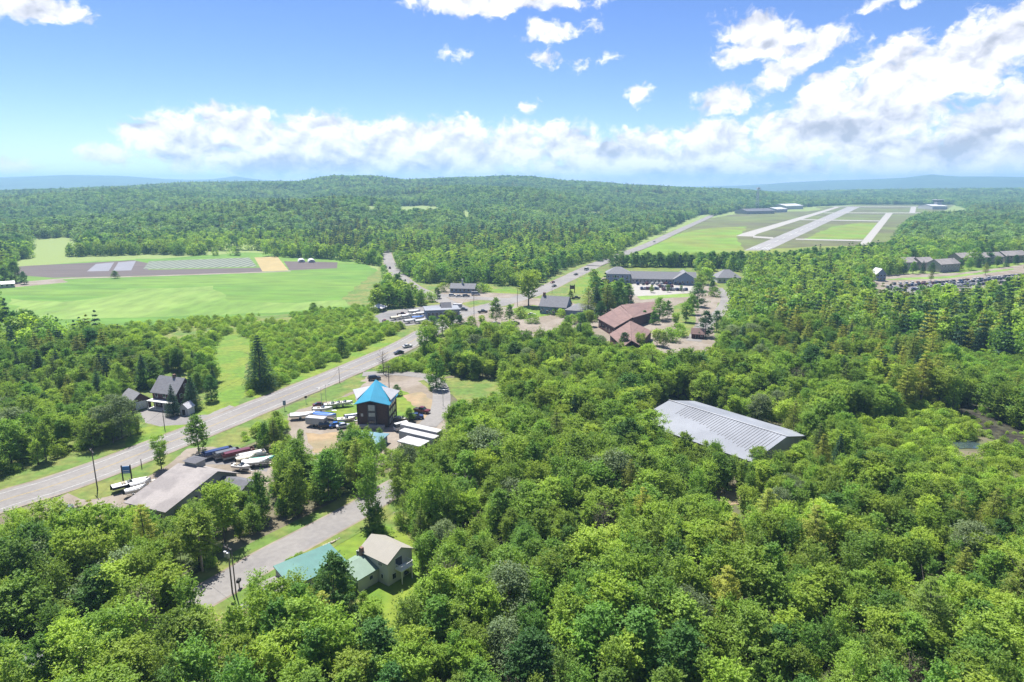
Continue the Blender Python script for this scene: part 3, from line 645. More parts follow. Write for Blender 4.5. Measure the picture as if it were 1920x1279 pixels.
for T, s in ((MRt, 1), (ML, -1)):      # pointed side gables under the wings
    x_ = Lh if s > 0 else 0; b = MB(); b.add([(x_, .1, e), (x_, Lh - .1, e), (x_ + s * 1.2, c, e + 2.1), (x_, c, e + 2.8)], [(0, 1, 3), (0, 2, 3), (1, 2, 3), (0, 1, 2)]); b.build('gable', M['darkwood'], t)
b = MB(); b.add([(.1, 0, e), (Lh - .1, 0, e), (c - .4, 0, e + 1.1), (.1, .4, e), (Lh - .1, .4, e), (c - .4, .4, e + 1.1)], [(0,1,2),(5,4,3),(0,3,4,1),(1,4,5,2),(2,5,3,0)]); b.build('gable', M['brown'], t)
for z, hh, g_ in ((6.0, 1.7, 'paleglass'), (3.9, 1.1, 'paleglass'), (1.5, .9, 'glass')):
    win(t, Lh, Lh, 'f', c - .2, z, 1.9, hh, g_, 'greywood', y0=-.5)
win(t, Lh, Lh, 'f', 1.3, 3.6, .7, .9, 'paleglass', 'greywood')
for z in (1.4, 3.8, 6.2):
    for a in (1.6, 3.6, 5.6, 7.4): win(t, Lh, Lh, 'r', a, z, 1.3, 1.5, 'paleglass', 'greywood'); 
    win(t, Lh, Lh, 'l', 3.5, z, 1.2, 1.2, 'paleglass', 'greywood')
for x_, y_ in ((0, 0), (Lh, 0), (Lh, Lh), (0, Lh)): MB().box(x_ - .16, x_ + .16, y_ - .16, y_ + .16, 0, e).build('corner_post', M['darkwood'], t)
MB().box(0.5, Lh - 1, -1.6, -.52, 0, .9).build('step', M['greywall'], t)
# low pale blue roofed shed in front of it
o3, rz, L = rect((655, 842), (712, 848)); t = thing('shed', 'low shed with faded pale blue roof below the tall timber house', 'shed', o3, rz)
hip(t, 8, 7, 2.2, 3.7, M['bluewall'], mat('faded_blue_roof', (.15, .28, .34), .6, .1, .6), ins=3.0); door(t, 8, 7, 'f', 4)

# tan roofed shop
a = Vector((-82.9, 132.5)); d = Vector((9.7, -3.9)).normalized(); rz = math.atan2(d.y, d.x)
t = thing('shop_building', 'low shop with a broad tan roof sloping to the road', 'shop', (a.x, a.y, .1), rz)
gable(t, 10.8, 20, 3.0, 6.0, M['greywall'], M['tanroof'], off=.70, ov=.7)
win(t, 10.8, 20, 'r', 11, 1.6, 2.2, 2.4, 'glass', 'darkwood'); win(t, 10.8, 20, 'r', 7.5, 1.5, 1.4, 2.2, 'glass', 'darkwood'); win(t, 10.8, 20, 'r', 17, 1.7, 1.2, 1.2)
wins(t, 10.8, 20, 'f', 3, (1.6,), 1.6, 1.2)
cu = MB().box(1.2, 4.6, 14.2, 17.0, 5.2, 7.0).build('cupola', M['greywall'], t)
b = MB(); b.add([(.8,13.8,7.0),(5,13.8,7.0),(5,17.4,7.0),(.8,17.4,7.0),(2.9,15.6,7.8)], [(3,2,1,0),(0,1,4),(1,2,4),(2,3,4),(3,0,4)]); b.build('cupola_roof', M['darkroof'], t)
gable(t, 7, 6, 2.6, 3.9, M['greywall'], M['darkroof'], x0=11.2, y0=13, wn='wing_wall', rn='wing_roof')

# warehouse
r0 = Vector((46.7, 187.6)); d = Vector((70.9 - 46.7, 157.2 - 187.6)).normalized(); pn = Vector((d.y, -d.x)); o0 = r0 + pn * 15
if pn.x > 0: o0 = r0 - pn * 15
t = thing('warehouse', 'long warehouse with a ribbed silver metal roof deep in the wood', 'warehouse', (o0.x, o0.y, .1), math.atan2(d.y, d.x))
_, rf = gable(t, 36.4, 27, 4.8, 7.5, M['greywall'], M['silver'], ov=.4, off=15/27)
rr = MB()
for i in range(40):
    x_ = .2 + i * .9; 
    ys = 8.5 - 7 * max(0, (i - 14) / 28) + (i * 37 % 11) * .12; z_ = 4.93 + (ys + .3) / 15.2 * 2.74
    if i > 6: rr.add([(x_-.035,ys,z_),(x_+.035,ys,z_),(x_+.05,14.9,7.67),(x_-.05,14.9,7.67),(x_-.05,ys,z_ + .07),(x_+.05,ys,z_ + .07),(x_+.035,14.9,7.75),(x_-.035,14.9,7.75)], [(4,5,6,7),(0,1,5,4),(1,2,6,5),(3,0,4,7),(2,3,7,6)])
rr.build('roof_rib', mat('rib_rust_dirt', (.15, .145, .15), .8, .2, .5), t)  # dark ribs stand for streaks of rust and dirt
MB().box(-.5, 37.0, 14.85, 15.15, 7.66, 7.86).build('ridge_cap', M['trailerwhite'], t)
wins(t, 36.4, 27, 'f', 8, (2.4,), 1.4, 1.2); door(t, 36.4, 27, 'l', 14, 4, 3.4, m='whiteroof')

# cream house with wings, teal roofed hall
C0 = Vector(G(728.7, 1100.6)); dd = (Vector(G(676, 1034, 4.6)) - Vector(G(726, 1058, 4.6))); Lc = dd.length; rz = math.atan2(dd.y, dd.x)
t = thing('cream_house', 'two storey cream house with beige roof and a white balcony', 'house', (C0.x, C0.y, .1), rz - 0)
# local x runs back along the long side; local -y is to the right of it
Wc = 6.0
def yy(v): return -v
gable(t, Lc, Wc, 4.7, 6.3, M['creamwall'], M['beigeroof'], y0=-Wc, ov=.45)
win(t, Lc, Wc, 'b', 1.9, 3.9, 1.1, .8, y0=-Wc); win(t, Lc, Wc, 'b', 1.5, 1.5, .5, .8, y0=-Wc); win(t, Lc, Wc, 'b', 7.8, 3.6, .8, 1, y0=-Wc)
win(t, Lc, Wc, 'l', -2.6, 3.7, 1.6, 1.7, y0=-Wc); win(t, Lc, Wc, 'l', -1.4, 1.4, .8, 1.0, y0=-Wc); win(t, Lc, Wc, 'l', -4.4, 1.2, 1.2, 2.0, y0=-Wc)
bl = MB().box(-1.7, -.02, -4.6, -1.7, 2.55, 2.75); bl = bl.build('balcony', M['trim'], t)
rl = MB()
for p, q in (((-1.65, -4.55), (-1.65, -1.75)), ((-1.65, -4.55), (-.05, -4.55)), ((-1.65, -1.75), (-.05, -1.75))):
    rl.tube((*p, 3.6), (*q, 3.6), .05); n_ = 9
    for k in range(n_ + 1): x_ = p[0] + (q[0]-p[0])*k/n_; y_ = p[1] + (q[1]-p[1])*k/n_; rl.tube((x_, y_, 2.75), (x_, y_, 3.6), .025, n=4)
rl.build('railing', M['trim'], bl)
for y_ in (-4.4, -1.9): MB().box(-1.6, -1.45, y_ - .07, y_ + .07, 0, 2.55).build('post', M['trim'], t)
MB().box(Lc - .9, Lc - .2, .02, .6, 0, 5.6).build('chimney', M['brick'], t)
gable(t, 6.2, 4.6, 2.7, 4.0, M['creamwall'], M['paleteal'], x0=2.6, y0=.05, axis='y', off=.55, ov=.3, wn='wing_wall', rn='wing_roof')
win(t, 6.2, 4.6, 'l', 1.7, 1.7, .7, .7, x0=2.6, y0=0.05); win(t, 6.2, 4.6, 'b', 4.5, 1.6, 1, 1, y0=.05)
a = Vector(G(543, 1099, 3.2)); b_ = Vector(G(650, 1052, 3.2)); d = b_ - a
t = thing('hall_building', 'long low hall with a bright teal metal roof behind trees', 'building', (a.x, a.y, .1), math.atan2(d.y, d.x))
b = MB(); L = d.length; Wt = 5.6
MB().prism([(0, 0), (Wt, 0), (Wt, 4.0), (0, 3.0)], .2, L - .2, 'x').build('wall', M['creamwall'], t)
b.prism([(-.5, 2.95), (Wt + .4, 4.1), (Wt + .4, 4.28), (-.5, 3.13)], 0, L, 'x').build('roof', M['tealroof'], t)
MB().box(-3.4, -.02, 0.4, Wt - .6, 0, 2.6).build('annex', M['greywall'], t); MB().box(-3.6, -.03, .2, Wt - .4, 2.61, 2.75).build('annex_roof', M['tanroof'], t)
wins(t, L, Wt, 'f', 5, (1.5,), 1.1, 1.1); door(t, L, Wt, 'f', 1.0)
# stone and log edging on the lawn, clipped hedge
t = thing('stone_edging', 'broken row of pale stones and logs edging the roadside lawn', 'edging', (*G(600, 1032), .05))
p0 = Vector(G(562, 1050)) - Vector(G(600, 1032)); p1 = Vector(G(636, 1011)) - Vector(G(600, 1032)); rnd = random.Random(4)
for k in range(16):
    q = p0.lerp(p1, k / 15); s = rnd.uniform(.2, .42); b = MB(); rs = []
    for zf, rf_ in ((0, 1), (.5, .95), (1, .5)): rs.append([(q.x + math.cos(j) * s * rf_ * rnd.uniform(.8, 1.2), q.y + math.sin(j) * s * rf_ * rnd.uniform(.8, 1.2), s * zf) for j in (0, 1.05, 2.1, 3.14, 4.2, 5.2)])
    b.loft(rs).build('stone', M['stone'], t)
for k in (.2, .45, .75): q = p0.lerp(p1, k); q2 = p0.lerp(p1, k + .12); MB().tube((q.x + .3, q.y, .18), (q2.x + .3, q2.y, .2), .16, .13).build('log', M['wood'], t)
# farmhouse, garage and shed left of the main road
o3, rz, L = rect((289, 764), (343, 771)); t = thing('farmhouse', 'old two storey dark red farmhouse with steep grey roof and porch', 'house', o3, rz)
L = 9.5; gable(t, L, 8, 5.4, 9.4, M['redwall'], M['greyroof'], ov=.5)
wins(t, L, 8, 'f', 3, (4.2,), .9, 1.2); wins(t, L, 8, 'r', 2, (4.2, 1.6), .9, 1.2); win(t, L, 8, 'r', 4, 7, .8, 1.0); wins(t, L, 8, 'l', 2, (4.2, 1.6), .9, 1.2)
pc = MB().box(-.3, L + .3, -2.4, -.02, 2.7, 2.95).build('porch', M['trim'], t); MB().box(-.3, L + .3, -2.4, -.02, 0, .35).build('porch_floor', M['trim'], pc)
for x_ in (0, 3, 6.2, 9.4): MB().box(x_ - .1, x_ + .1, -2.3, -2.1, .35, 2.7).build('post', M['trim'], pc)
win(t, L, 8, 'f', 2.2, 1.5, 1, 1.2); win(t, L, 8, 'f', 7, 1.5, 1, 1.2); door(t, L, 8, 'f', 4.6, m='trim'); MB().box(L*.55, L*.55 + .8, 3.6, 4.4, 8.9, 10.4).build('chimney', M['brick'], t)
o3, rz, L = rect((247, 772), (276, 765)); t = thing('garage', 'small garage with grey gabled roof beside the farmhouse', 'garage', o3, rz)
gable(t, 6, 8, 2.8, 5.2, M['redwall'], M['greyroof'], axis='y'); door(t, 6, 8, 'f', 3, 3.2, 2.4, m='trim'); win(t, 6, 8, 'r', 4, 1.7, .9, .9)
o3, rz, L = rect((338, 779), (353, 780)); t = thing('garden_shed', 'little white gabled shed at the end of the farmhouse drive', 'shed', o3, rz)
gable(t, 2.8, 3.2, 2.3, 3.6, M['whitewall'], M['whiteroof'], axis='y', ov=.25); door(t, 2.8, 3.2, 'f', 1.4, 1.1, 1.8)

# restaurant with reddish roofs
x_, y_ = G(1150, 612); t = thing('restaurant', 'sprawling dark walled restaurant with broad reddish brown shingle roofs', 'restaurant', (x_, y_, .1))
def slab(t, pts, wm, rm, wn='wall', rn='roof', ov=.7, th=.25):
    q = [Vector((G(u, v, z)[0] - x_, G(u, v, z)[1] - y_, z)) for u, v, z in pts]; n_ = len(q); cen = sum(q, Vector()) / n_
    def out(p, k): d = (p - cen); d.z = 0; return p + d.normalized() * k
    lo = [out(p, -ov) for p in q]; b = MB(); b.add([(p.x, p.y, 0) for p in lo] + [(p.x, p.y, p.z - .05) for p in lo], [tuple(range(n_))] + [(i, (i+1)%n_, n_+(i+1)%n_, n_+i) for i in range(n_)] + [(n_, n_+1, n_+2), (n_, n_+2, n_+3)]); b.build(wn, wm, t)
    b = MB(); b.add([tuple(p) for p in q] + [(p.x, p.y, p.z + th) for p in q], [(0,1,2),(0,2,3),(n_,n_+1,n_+2),(n_,n_+2,n_+3)] + [(i, (i+1)%n_, n_+(i+1)%n_, n_+i) for i in range(n_)]); b.build(rn, rm, t); return lo
lo = slab(t, [(1120, 598, 4.4), (1152, 616, 4.4), (1187, 596, 7.4), (1163, 574, 7.4)], M['redwall'], M['redroof'])
slab(t, [(1164, 573, 6.9), (1187, 597, 5.2), (1232, 584, 4.5), (1230, 566, 6.6)], M['redwall'], M['redroof'], 'wing_wall', 'wing_roof')
slab(t, [(1142, 628, 3.6), (1168, 652, 3.6), (1184, 640, 4.6), (1182, 603, 6.6)], M['redwall'], M['redroof'], 'front_wall', 'front_roof')
slab(t, [(1182.4, 603, 6.6), (1184.4, 640, 4.6), (1198, 648, 3.8), (1222, 622, 3.4)], M['redwall'], M['redroof'], 'front_wall', 'front_roof')
for k in range(5):
    p = lo[0].lerp(lo[1], (k + .5) / 5); d_ = (lo[1] - lo[0]).normalized(); b = MB(); nn_ = Vector((d_.y, -d_.x, 0)) * .04; w_ = d_ * .9
    if nn_.x > 0: nn_ = -nn_
    b.add([tuple(Vector((p.x, p.y, z)) + s1 * w_ + k1 * nn_) for k1 in (0, 1) for s1, z in ((-1, 1), (1, 1), (1, 2.7), (-1, 2.7))], [(0,1,2,3),(7,6,5,4),(0,4,5,1),(1,5,6,2),(2,6,7,3),(3,7,4,0)]); b.build('window', M['glass'], t)
MB().box(15, 16.2, 40, 41.2, 6.5, 9).build('chimney', M['brick'], t)
# dark roofed inn by the crossroads
o3, rz, L = rect((1012, 588), (1052, 590)); t = thing('inn', 'dark blue grey inn with slate roof and chimney by the crossroads', 'inn', o3, rz + R(-6))
gable(t, 15, 11, 4.4, 9.2, M['bluewall'], M['greyroof'], ov=.5); wins(t, 15, 11, 'f', 4, (2.2,), 1, 1.3); wins(t, 15, 11, 'l', 2, (2.2, 5), 1, 1.2)
MB().box(.2, 1.4, 4.8, 6.2, 7.5, 11).build('chimney', M['brick'], t)
hip(t, 14, 12, 3.4, 6.6, M['bluewall'], M['greyroof'], x0=15.6, y0=-3, wn='wing_wall', rn='wing_roof'); wins(t, 14, 12, 'f', 4, (1.8,), 1.2, 1.2, x0=15.6, y0=-3)
# long low inn with the big lot
o3, rz, L = rect((1136, 531), (1186, 532)); t = thing('motel', 'long grey roofed motel with a tall end block behind the car park', 'motel', o3, rz)
hip(t, 17, 14, 6.6, 11.2, M['bluewall'], M['greyroof']); wins(t, 17, 14, 'f', 5, (1.8, 4.8), 1.4, 1.5)
gable(t, 46, 12, 3.6, 8.0, M['greywall'], M['greyroof'], x0=17.6, y0=1, wn='wing_wall', rn='wing_roof')
for i in range(13): win(t, 46, 12, 'f', 19.5 + i * 2.6, 1.9, 1.1, 1.6, y0=1)
gable(t, 15, 16, 4.2, 9.0, M['bluewall'], M['greyroof'], x0=48, y0=-2.5, axis='y', wn='end_wall', rn='end_roof')
for i in range(4): win(t, 15, 16, 'f', 50.5 + i * 3.4, 2, 1.3, 1.7, y0=-2.5)
o3, rz, L = rect((1345, 531), (1395, 531)); t = thing('lodge', 'grey hip roofed lodge half hidden by trees right of the motel', 'lodge', o3, rz)
hip(t, 17, 14, 3.6, 9, M['whitewall'], M['greyroof']); wins(t, 17, 14, 'f', 5, (1.8,), 1.2, 1.4)
# store with pale roof and the small shop
o3, rz, L = rect((799, 599), (846, 597)); t = thing('store', 'blue grey store with big display windows and pale flat roof', 'store', o3, rz)
MB().box(0, 18, 0, 12, 0, 4.3).build('wall', M['bluewall'], t); MB().box(-.5, 18.5, -.6, 12.4, 4.32, 4.8).build('roof', M['silver'], t)
for i in range(8): win(t, 18, 12, 'f', 1.6 + i * 2.1, 2.0, 1.6, 2.6, 'glass', 'trim')
gable(t, 5, 6, 4.9, 7.2, M['bluewall'], M['darkroof'], x0=9, y0=5, z0=4.85, wn='upper_wall', rn='upper_roof')
o3, rz, L = rect((844, 549), (889, 550)); t = thing('small_shop', 'small grey roofed shop across the crossroads', 'shop', o3, rz)
gable(t, 16.5, 8, 3.0, 5.6, M['bluewall'], M['greyroof']); wins(t, 16.5, 8, 'f', 6, (1.7,), 1.5, 1.5); MB().box(7, 8, 3.5, 4.5, 5.3, 8.6).build('chimney', M['whitewall'], t)
o3, rz, L = rect((695, 585), (715, 586)); t = thing('tent', 'white canopy tent at the edge of the boat store lot', 'tent', o3, rz)
b = MB(); b.add([(-.4,-.4,2.3),(7.4,-.4,2.3),(7.4,6.4,2.3),(-.4,6.4,2.3),(3.5,3,4.4)], [(3,2,1,0),(0,1,4),(1,2,4),(2,3,4),(3,0,4)]); b.build('canopy', M['whiteroof'], t)
for x_, y_ in ((0, 0), (7, 0), (7, 6), (0, 6)): MB().tube((x_, y_, 0), (x_, y_, 2.3), .06).build('leg', M['metal'], t)
o3, rz, L = rect((1296, 635), (1325, 637)); t = thing('pavilion', 'small brown roofed kiosk at the bottom of the restaurant drive', 'kiosk', o3, rz)
gable(t, 5.6, 5, 2.4, 4.4, M['redwall'], M['redroof']); door(t, 5.6, 5, 'f', 2.5); win(t, 5.6, 5, 'f', 4.5, 1.6, .8, .8)
# small roof glimpsed among trees
o3, rz, L = rect((872, 938), (908, 926)); t = thing('cabin', 'hidden cabin with mossy brown roof and white gable edge', 'cabin', o3, rz)
gable(t, 6.5, 9, 2.6, 4.2, M['whitewall'], M['tanroof'], ov=.4); win(t, 6.5, 9, 'f', 3, 1.5, 1, 1)
o3, rz, L = rect((68, 1288), (108, 1268)); t = thing('cabin', 'small grey roofed cabin in the trees at the lower left corner', 'cabin', o3, rz)
gable(t, 6, 5, 2.6, 3.9, M['greywall'], M['greyroof'], ov=.4); win(t, 6, 5, 'f', 3, 1.5, 1, 1)
# far buildings
def far_house(name, label, cat, p0, p1, W, e, r, wm, rm, ax='x', n=3, fl=(1.7,), group=None, Lmin=None):
    z0 = GT(*p0)[2]; a = Vector(GT(*p0)[:2]); b_ = Vector(GT(*p1)[:2]); d = b_ - a; L = max(d.length, Lmin or 0)
    t = thing(name, label, cat, (a.x, a.y, z0 + .1), math.atan2(d.y, d.x), group)
    gable(t, L, W, e, r, M[wm], M[rm], axis=ax, z0=-1)
    for z in fl:
        for i in range(n): win(t, L, W, 'f', L * (i + .5) / n, z, 1.3, 1.3)
    return t
far_house('house', 'blue grey house at the left end of the shopping lot', 'house', (1642, 528), (1660, 528), 9, 5.2, 9, 'bluewall', 'whiteroof', 'y', fl=(1.7, 4.2))
far_house('house', 'pale roofed house among trees left of the shopping lot', 'house', (1582, 519), (1604, 518), 10, 3.4, 7, 'whitewall', 'silver')
far_house('house', 'white roofed house poking from the wood right of the lodge', 'house', (1534, 506), (1558, 505), 10, 3.4, 7, 'whitewall', 'whiteroof')
rn_ = 0
for p0, p1, lab in (((1692, 508), (1722, 507), 'tan apartment block at the left end of the hillside row'), ((1726, 508), (1752, 506), 'tan apartment block second in the hillside row'), ((1762, 512), (1798, 509), 'apartment block behind the conifer by the shopping lot'),
                    ((1800, 498), (1838, 496), 'upper pinkish apartment block above the shopping lot'), ((1842, 497), (1880, 495), 'wide apartment block near the right edge'), ((1884, 494), (1925, 492), 'apartment block cut by the right edge')):
    far_house('apartment_block', lab, 'apartments', p0, p1, 12, 6.5, 10, 'tanwall' if rn_ % 2 else 'greywall', 'tanroof', n=6, fl=(1.8, 4.8), group='apartment blocks above the shopping lot'); rn_ += 1
far_house('hangar', 'wide grey hangar at the left of the airfield', 'hangar', (1400, 402), (1452, 401), 40, 7, 12, 'greywall', 'darkroof', n=5, group='airfield hangars')
far_house('hangar', 'white fronted hangar beside the far end of the runway', 'hangar', (1456, 399), (1476, 398), 40, 8, 12, 'whitewall', 'whiteroof', n=3, group='airfield hangars')
far_house('hangar', 'long white roofed hangar behind the smaller ones', 'hangar', (1474, 393), (1506, 392), 50, 9, 14, 'whitewall', 'whiteroof', n=4, group='airfield hangars')
far_house('terminal', 'white airport terminal at the far right of the airfield', 'terminal', (1748, 393), (1776, 393), 60, 9, 13, 'whitewall', 'whiteroof', n=6)
x_, y_, _z0 = GT(1757, 392); t = thing('control_tower', 'airport control tower beside the terminal', 'tower', (x_, y_, 0)); MB().box(-7, 7, -7, 7, 0, 20).build('shaft', M['whitewall'], t); MB().box(-10, 10, -10, 10, 20.1, 25).build('cab', M['glass'], t); MB().box(-11, 11, -11, 11, 25.1, 26.5).build('roof', M['whiteroof'], t)
x_, y_, z_ = GT(1419, 393); t = thing('lattice_mast', 'thin lattice mast standing beyond the hangars', 'mast', (x_, y_, z_)); b = MB(); hh = 60
for sx, sy in ((-1, -1), (1, -1), (1, 1), (-1, 1)): b.tube((sx * 4, sy * 4, 0), (sx * 1.2, sy * 1.2, hh), .7, .5, 4)
for k in range(8):
    z0, z1 = hh * k / 8, hh * (k + 1) / 8; q0, q1 = 4 - 2.8 * k / 8, 4 - 2.8 * (k + 1) / 8; b.tube((-q0, -q0, z0), (q1, -q1, z1), .4, n=4); b.tube((q0, q0, z0), (-q1, q1, z1), .4, n=4)
b.build('lattice', M['metal'], t); MB().box(-4, 4, -4, 4, hh - 6, hh - 2).build('platform', M['whiteroof'], t)
def greenhouse(px, lab):
    x_, y_, _q = GT(*px); t = thing('greenhouse', lab, 'greenhouse', (x_, y_, .05), R(20), 'white greenhouses on the farm')
    rs = []
    for k in range(2): rs.append([(math.cos(a_) * 3.2, k * 14, math.sin(a_) * 2.6) for a_ in np.linspace(0, math.pi, 11)])
    MB().loft(rs).build('cover', M['whiteroof'], t); MB().box(-1.2, 1.2, -.12, -.02, 0, 2.3).build('door', M['greywall'], t)
greenhouse((566, 493), 'left of the two white arched greenhouses'); greenhouse((585, 493), 'right of the two white arched greenhouses')
far_house('farm_building', 'long white farm shed at the left edge of the big field', 'shed', (0, 541), (28, 539), 8, 2.6, 4, 'whitewall', 'whiteroof')
for k, (p, lab) in enumerate((((52, 441), 'brown roofed house on the hill at the far left'), ((328, 450), 'small white farmhouse on the hill foot behind the fields'), ((690, 470), 'white house by the top of the side road'), ((762, 352), 'pale house high on the ridge'),
                              ((905, 404), 'white house beside the winding hill track'), ((1185, 368), 'white barn low on the right flank of the hill'), ((930, 412), 'small pale cottage below the hill track'), ((870, 500), 'low pinkish house in the trees past the crossroads'), ((1237, 372), 'tiny pale house near the end of the hill'))):
    far_house('house', lab, 'house', p, (p[0] + 1, p[1]), 9, 4, 7.5, 'whitewall' if k % 3 else 'tanwall', 'greyroof' if k % 2 else 'whiteroof', Lmin=15, group='houses scattered over the hillside')

# ------------------------------------------------------------ vehicles, boats
def car_profile(kind):
    if kind == 'sedan': return [(-2.2,.35),(2.25,.35),(2.3,.7),(2.1,.85),(1.0,.95),(-1.7,.98),(-2.2,.9)], [(.95,.95),(.35,1.42),(-.9,1.44),(-1.65,.98)], 1.8
    if kind == 'suv': return [(-2.3,.4),(2.3,.4),(2.35,.85),(2.1,1.05),(1.2,1.12),(-2.25,1.12),(-2.35,.9)], [(1.15,1.12),(.65,1.72),(-2.0,1.74),(-2.25,1.12)], 1.9
    if kind == 'van': return [(-2.9,.4),(2.8,.4),(2.9,.9),(2.5,1.2),(2.1,1.3),(-2.9,1.3)], [(2.1,1.3),(1.3,2.25),(-2.8,2.3),(-2.9,1.3)], 2.0
    return [(-2.7,.45),(2.7,.45),(2.75,.95),(2.4,1.1),(1.4,1.15),(-2.7,1.1)], [(1.35,1.15),(.8,1.8),(-.6,1.82),(-.8,1.1)], 1.9
def vehicle(kind, color, label, px, heading, z=.16, cat=None, group=None, world=None):
    x_, y_ = world or G(*px); t = thing({'sedan': 'parked_car', 'suv': 'parked_car', 'van': 'van', 'pickup': 'pickup_truck'}[kind], label, cat or {'sedan': 'car', 'suv': 'car', 'van': 'van', 'pickup': 'truck'}[kind], (x_, y_, z), heading, group)
    body, cab, w = car_profile(kind); MB().prism(body, -w/2, w/2, 'y').build('body', paint(color), t, bevel=.07)
    b = MB(); n_ = len(cab); inn = w/2 - .08; top = w/2 - .3
    vs = []
    for s in (-1, 1):
        for i, (a_, h_) in enumerate(cab): vs.append((a_, s * (top if i in (1, 2) else inn), h_))
    b.add(vs, [tuple(range(n_)), tuple(range(2*n_-1, n_-1, -1))] + [(i, n_+i, n_+(i+1)%n_, (i+1)%n_) for i in range(n_)]); b.build('cabin_glass', M['glass'], t, bevel=.03)
    (x1, z1), (x2, z2) = cab[1], cab[2]; rt = MB().box(x2 + .02, x1 - .02, -top + .02, top - .02, min(z1, z2), max(z1, z2) + .05); rt.build('roof', paint(color), t, bevel=.02)
    xs = (body[1][0] - .8, body[0][0] + .75)
    for xw in xs:
        for s in (-1, 1):
            wh = MB().tube((xw, s * (w/2 - .2), .34), (xw, s * (w/2 + .02), .34), .34, n=14).build('wheel', M['black'], t); MB().tube((xw, s * (w/2 + .02), .34), (xw, s * (w/2 + .035), .34), .19, n=10).build('rim', M['metal'], wh)
    for s in (-1, 1):
        MB().box(body[1][0] - .02, body[1][0] + .07, s * (w/2 - .35) - .16, s * (w/2 - .35) + .16, .62, .78).build('headlight', M['trim'], t); MB().box(body[0][0] - .07, body[0][0] + .02, s * (w/2 - .25) - .1, s * (w/2 - .25) + .1, .65, .85).build('tail_light', paint('red'), t)
    if kind == 'pickup': MB().box(-2.6, -.9, -w/2 + .12, w/2 - .12, 1.09, 1.14).build('truck_bed', M['black'], t)
    return t
def boat(color, label, px, heading, L=6.0, cover=None, z=.7, group=None, trailer=True):
    x_, y_ = G(*px); t = thing('boat', label, 'boat', (x_, y_, .14), heading, group); w = 1.15 * L / 6
    def ring(s, zz, k): return [(L * (q - .45), yv * w * k, zz + zr) for q, yv, zr in ((0, -.9, 0), (.35, -1, 0), (.65, -.9, .05), (.85, -.5, .12), (1, 0, .2), (.85, .5, .12), (.65, .9, .05), (.35, 1, 0), (0, .9, 0))]
    hull = MB().loft([ring(0, z, .35), ring(0, z + .25, .8), ring(0, z + .85, 1.0)]); hull.build('hull', paint(color), t)
    if cover:
        c = MB().loft([ring(0, z + .86, .96), ring(0, z + 1.15, .6), ring(0, z + 1.3, .15)]); c.build('cover', paint(cover), t)
    else:
        MB().loft([ring(0, z + .855, .84), ring(0, z + .9, .82)]).build('deck', M['trim'], t)
        MB().box(-.2, .9, -.55, .55, z + .9, z + 1.15).build('console', paint('grey'), t); g_ = MB(); g_.add([(.9, -.6, z + 1.1), (.9, .6, z + 1.1), (.4, .5, z + 1.6), (.4, -.5, z + 1.6), (.85, -.6, z + 1.1), (.85, .6, z + 1.1), (.35, .5, z + 1.6), (.35, -.5, z + 1.6)], [(0,1,2,3),(7,6,5,4),(0,4,5,1),(1,5,6,2),(2,6,7,3),(3,7,4,0)]); g_.build('windscreen', M['glass'], t)
        for xs_ in (-1.4, -.9): MB().box(xs_, xs_ + .35, -.6, .6, z + .9, z + 1.2).build('seat', paint('tan'), t)
    MB().box(-L * .45 - .35, -L * .45, -.2, .2, z + .1, z + 1.2, .05).build('outboard_motor', M['black'], t)
    if trailer:
        f = MB(); f.box(-L * .4, L * .5, -.6, -.5, .45, .55); f.box(-L * .4, L * .5, .5, .6, .45, .55); f.box(-L * .1, -L * .02, -.9, .9, .34, .44); f.tube((L * .48, 0, .5), (L * .75, 0, .5), .06); f.box(L*.47, L*.5, -.6, .6, .45, .56)
        fo = f.build('trailer_frame', M['metal'], t)
        for s in (-1, 1): MB().tube((-L * .06, s * .85, .3), (-L * .06, s * 1.05, .3), .3, n=12).build('wheel', M['black'], fo)
    return t
def pontoon(color, label, px, heading, L=6.8, group=None):
    x_, y_ = G(*px); t = thing('pontoon_boat', label, 'boat', (x_, y_, .14), heading, group)
    for s in (-1, 1): b = MB(); b.tube((-L/2, s * .85, .75), (L/2 - .8, s * .85, .75), .32, n=10); b.tube((L/2 - .8, s * .85, .75), (L/2, s * .85, .95), .32, .05, n=10); b.build('float', M['metal'], t)
    MB().box(-L/2, L/2 - .4, -1.2, 1.2, 1.05, 1.17).build('deck', M['wood'], t)
    b = MB()
    for y0_, y1_, x0_, x1_ in ((-1.2, -1.14, -L/2, L/2 - .5), (1.14, 1.2, -L/2, L/2 - .5), (-1.14, 1.14, L/2 - .56, L/2 - .5), (-1.14, 1.14, -L/2, -L/2 + .06)): b.box(x0_, x1_, y0_, y1_, 1.18, 1.8)
    b.build('side_panel', paint(color), t); MB().box(-L/2 + .4, L/2 - 1.2, -1.0, 1.0, 1.3, 2.0, .2).build('cover', paint(color), t)
    for xx_ in (-1.5, 1.2): MB().box(xx_ - .1, xx_ + .1, -.9, .9, 0, .45).build('bunk', M['wood'], t)
    return t
